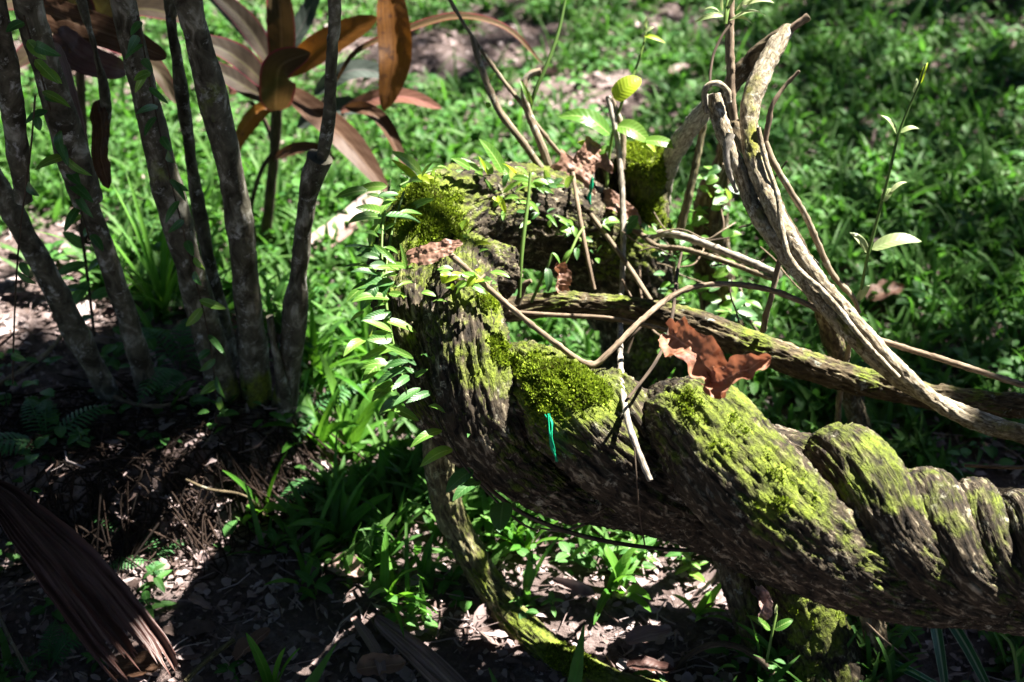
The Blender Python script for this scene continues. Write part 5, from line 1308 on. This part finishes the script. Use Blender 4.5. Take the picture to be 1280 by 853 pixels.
def shade_tree(name, label, base, top, r0, targets):
    """targets: (ground point, height along the sun ray, radius, leaves)"""
    base, top = A(base, float), A(top, float)
    root = thing(name, label, 'tree', base)
    mb = MB()
    q = [list(base) + [r0], list(base + (top - base) * .4 + A([.05, .03, 0])) + [r0 * .75], list(base + (top - base) * .75) + [r0 * .5], list(top) + [r0 * .2]]
    wstem(q, 24, .08, lumps(.02, 4), 3).add_to(mb)
    cl = MB()
    for g, h, r, n in targets:
        c = A(g) + SUN * (h / SUN[2])
        leaf_cloud(cl, c, (r, r, r * .6), n)
        f = min(.95, max(.35, (c[2] - .4) / max(top[2], .1) * .8))
        st = base + (top - base) * f
        mid = (st + c) / 2 + A([0, 0, .15])
        wstem([list(st) + [r0 * .25], list(mid) + [r0 * .15], list(c) + [.008]], 8, .1).add_to(mb)
    mb.build('trunk', MAT['shrub'], root)
    cl.build('crown', MAT['crown'], root)


SH1 = [(G(180, 620), 3.2, .30, 1100), (G(60, 700), 3.4, .32, 1100), (G(290, 610), 3.1, .22, 420), (G(230, 590), 3.2, .22, 850), (G(120, 610), 3.0, .25, 450), (G(20, 590), 3.3, .26, 700), (G(250, 760), 3.3, .2, 260), (G(420, 830), 3.4, .2, 260),
       (G(-100, 820), 3.4, .35, 1000), (G(120, 830), 3.0, .25, 500), (G(560, 850), 3.2, .14, 90), (P(315, 60, 2.35), 3.0, .24, 900), (P(430, 190, 2.35), 3.0, .14, 300)]
SH2 = [(G(1180, 830), 3.6, .26, 800), (G(1300, 700), 3.9, .30, 900), (G(1180, 420), 4.6, .42, 260), (G(1240, 200), 4.8, .5, 300), (G(1060, 60), 4.9, .5, 220), (G(1230, 560), 4.7, .3, 160), (G(900, 60), 4.9, .4, 90),
       (G(700, 60), 4.9, .35, 170), (G(840, 200), 4.6, .2, 80), (G(1100, 620), 4.0, .25, 200), (G(560, 100), 4.9, .3, 120), (G(1250, -300), 5, .8, 300), (G(700, -300), 5, .9, 400)]
shade_tree('shade_tree', 'tall broad-crowned tree left of the clearing whose long boughs shade the root mound', (-2.7, 3.4, 0), (-2.2, 3.3, 4.0), .13, SH1)
shade_tree('shade_tree', 'tall broad-crowned tree behind the clearing whose boughs dapple the grass', (4.6, 5.6, 0), (4.2, 5.2, 5.4), .18, SH2)

cr = MB()
for tip in SHRUB_TIPS:
    for k in range(3):
        c = tip + A([random.gauss(0, .12), random.gauss(0, .12), random.uniform(0, .3)]); c[2] = max(c[2], 1.35)
        leaf_cloud(cr, c, (.22, .22, .16), 130, .09)
cr.build('crown', MAT['crown'], SHRUB_ROOT)

def sky_block_tree(label, base, top, r0, clouds):  # unseen trees added so their crowns cut the fill light from the sky
    root = thing('shade_tree', label, 'tree', base); mb = MB(); cl = MB()
    base, top = A(base, float), A(top, float)
    wstem([list(base) + [r0], list((base + top) / 2 + A([.08, 0, 0])) + [r0 * .7], list(top) + [r0 * .2]], 20, .1, lumps(.02, 4), 3).add_to(mb)
    for c, r, n in clouds:
        st = base + (top - base) * .6; c = A(c, float)
        wstem([list(st) + [r0 * .3], list((st + c) / 2 + A([0, 0, .2])) + [r0 * .2], list(c) + [.01]], 8, .1).add_to(mb)
        leaf_cloud(cl, c, (r, r, r * .35), n, .22)
    mb.build('trunk', MAT['shrub'], root); cl.build('crown', MAT['crown'], root)
sky_block_tree('added sky-blocking tree behind the photographer whose crown hangs over the clearing', (-2.4, -2.2, 0), (-2.0, -1.8, 4.2), .2,
          [((-2.2, -.6, 3.4), 1.1, 1500), ((-1.0, -1.6, 3.6), 1.1, 1500), ((.6, -2.0, 3.5), 1.1, 1500), ((-2.8, .9, 3.2), 1.0, 1300), ((-1.2, .1, 3.9), .8, 1000), ((.4, -.9, 3.7), .9, 1200), ((1.8, -1.2, 3.4), 1., 1300), ((-2.6, 2.2, 3.6), 1., 1200)])

sky_block_tree('added sky-blocking tree beyond the lawn whose crown reaches over the top of the view', (-.6, 7.2, 0), (-.4, 6.6, 5.0), .22,
          [((-3.2, 3.6, 4.4), 1.3, 1500), ((-1.6, 4.9, 4.8), 1.3, 1500), ((.2, 6.6, 4.8), 1.2, 1300), ((-2.0, 2.6, 4.6), 1.0, 1200), ((2.4, 7.6, 4.6), 1.3, 1300), ((-.6, 3.2, 5.0), .8, 900)])
sky_block_tree('added sky-blocking tree standing to the right of the photographer', (4.6, -.6, 0), (4.2, -.3, 4.6), .2,
          [((2.6, .2, 4.0), 1.1, 1400), ((1.2, .6, 4.4), .8, 1000), ((3.8, 1.2, 4.2), 1.1, 1400), ((5.6, 2.4, 4.2), 1.3, 1500), ((3.4, -1.6, 3.6), 1.3, 1500)])
for nm, x, y in (('behind the photographer on the left', -4.2, -4.2), ('straight behind the photographer', .2, -5.4), ('behind the photographer on the right', 4.6, -4.4), ('off to the left of the stems', -5.8, .6), ('beyond the stems on the far left', -5.6, 5.2), ('far beyond the lawn on the left', -2.4, 9.6), ('far beyond the lawn', 2.4, 10.4), ('off to the right of the liana', 7.2, 1.2), ('beyond the lawn on the far right', 7.6, 7.6)):  # ring of unseen trees added to screen off the low sky and deepen shade
    root = thing('sky_screen_tree', 'added bushy tree blocking sky light, ' + nm, 'tree', (x, y, 0)); mb = MB(); cl = MB()
    wstem([[x, y, -.05, .14], [x + .06, y, 1.0, .11], [x, y + .05, 2.2, .07], [x, y, 3.4, .02]], 16, .1, lumps(.02, 4), 3).add_to(mb)
    for k in range(5):
        leaf_cloud(cl, (x + random.gauss(0, .9), y + random.gauss(0, .9), random.uniform(1.0, 3.2)), (1.5, 1.5, 1.1), 420, .34)
    mb.build('trunk', MAT['shrub'], root); cl.build('crown', MAT['crown'], root)

# ------------------------------------------------------------------ light, sky, camera
w = bpy.data.worlds.new('World'); SC.world = w; w.use_nodes = True
nt = w.node_tree; bg = nt.nodes['Background']
sky = nt.nodes.new('ShaderNodeTexSky'); sky.sky_type = 'NISHITA'; sky.sun_disc = False
sky.air_density = .25; sky.dust_density = .15; sky.sun_elevation = math.asin(SUN[2]); sky.sun_rotation = math.atan2(SUN[0], SUN[1])
nt.links.new(sky.outputs[0], bg.inputs[0]); bg.inputs[1].default_value = .05
sl = bpy.data.lights.new('sun', 'SUN'); sl.energy = 5.0; sl.angle = math.radians(.5); sl.color = (1, .95, .86)
so = bpy.data.objects.new('sun', sl); COL.objects.link(so)
so.rotation_euler = Vector(SUN).to_track_quat('Z', 'Y').to_euler(); so.location = (3, 3, 8)
cam = bpy.data.cameras.new('camera'); cam.lens = LENS; cam.sensor_width = 36; cam.clip_start = .05; cam.clip_end = 500
cam.dof.use_dof = True; cam.dof.focus_distance = 1.62; cam.dof.aperture_fstop = 4.2; cam.dof.aperture_blades = 7
co = bpy.data.objects.new('camera', cam); COL.objects.link(co)
co.location = EYE; co.rotation_euler = (math.pi / 2 - PITCH, 0, 0)
SC.camera = co
SC.view_settings.view_transform = 'Standard'; SC.view_settings.look = 'None'
SC.view_settings.exposure = 2.8; SC.view_settings.gamma = 1
SC.render.engine = 'CYCLES'
SC.cycles.max_bounces = 6; SC.cycles.transmission_bounces = 4; SC.cycles.diffuse_bounces = 1; SC.cycles.use_denoising = True
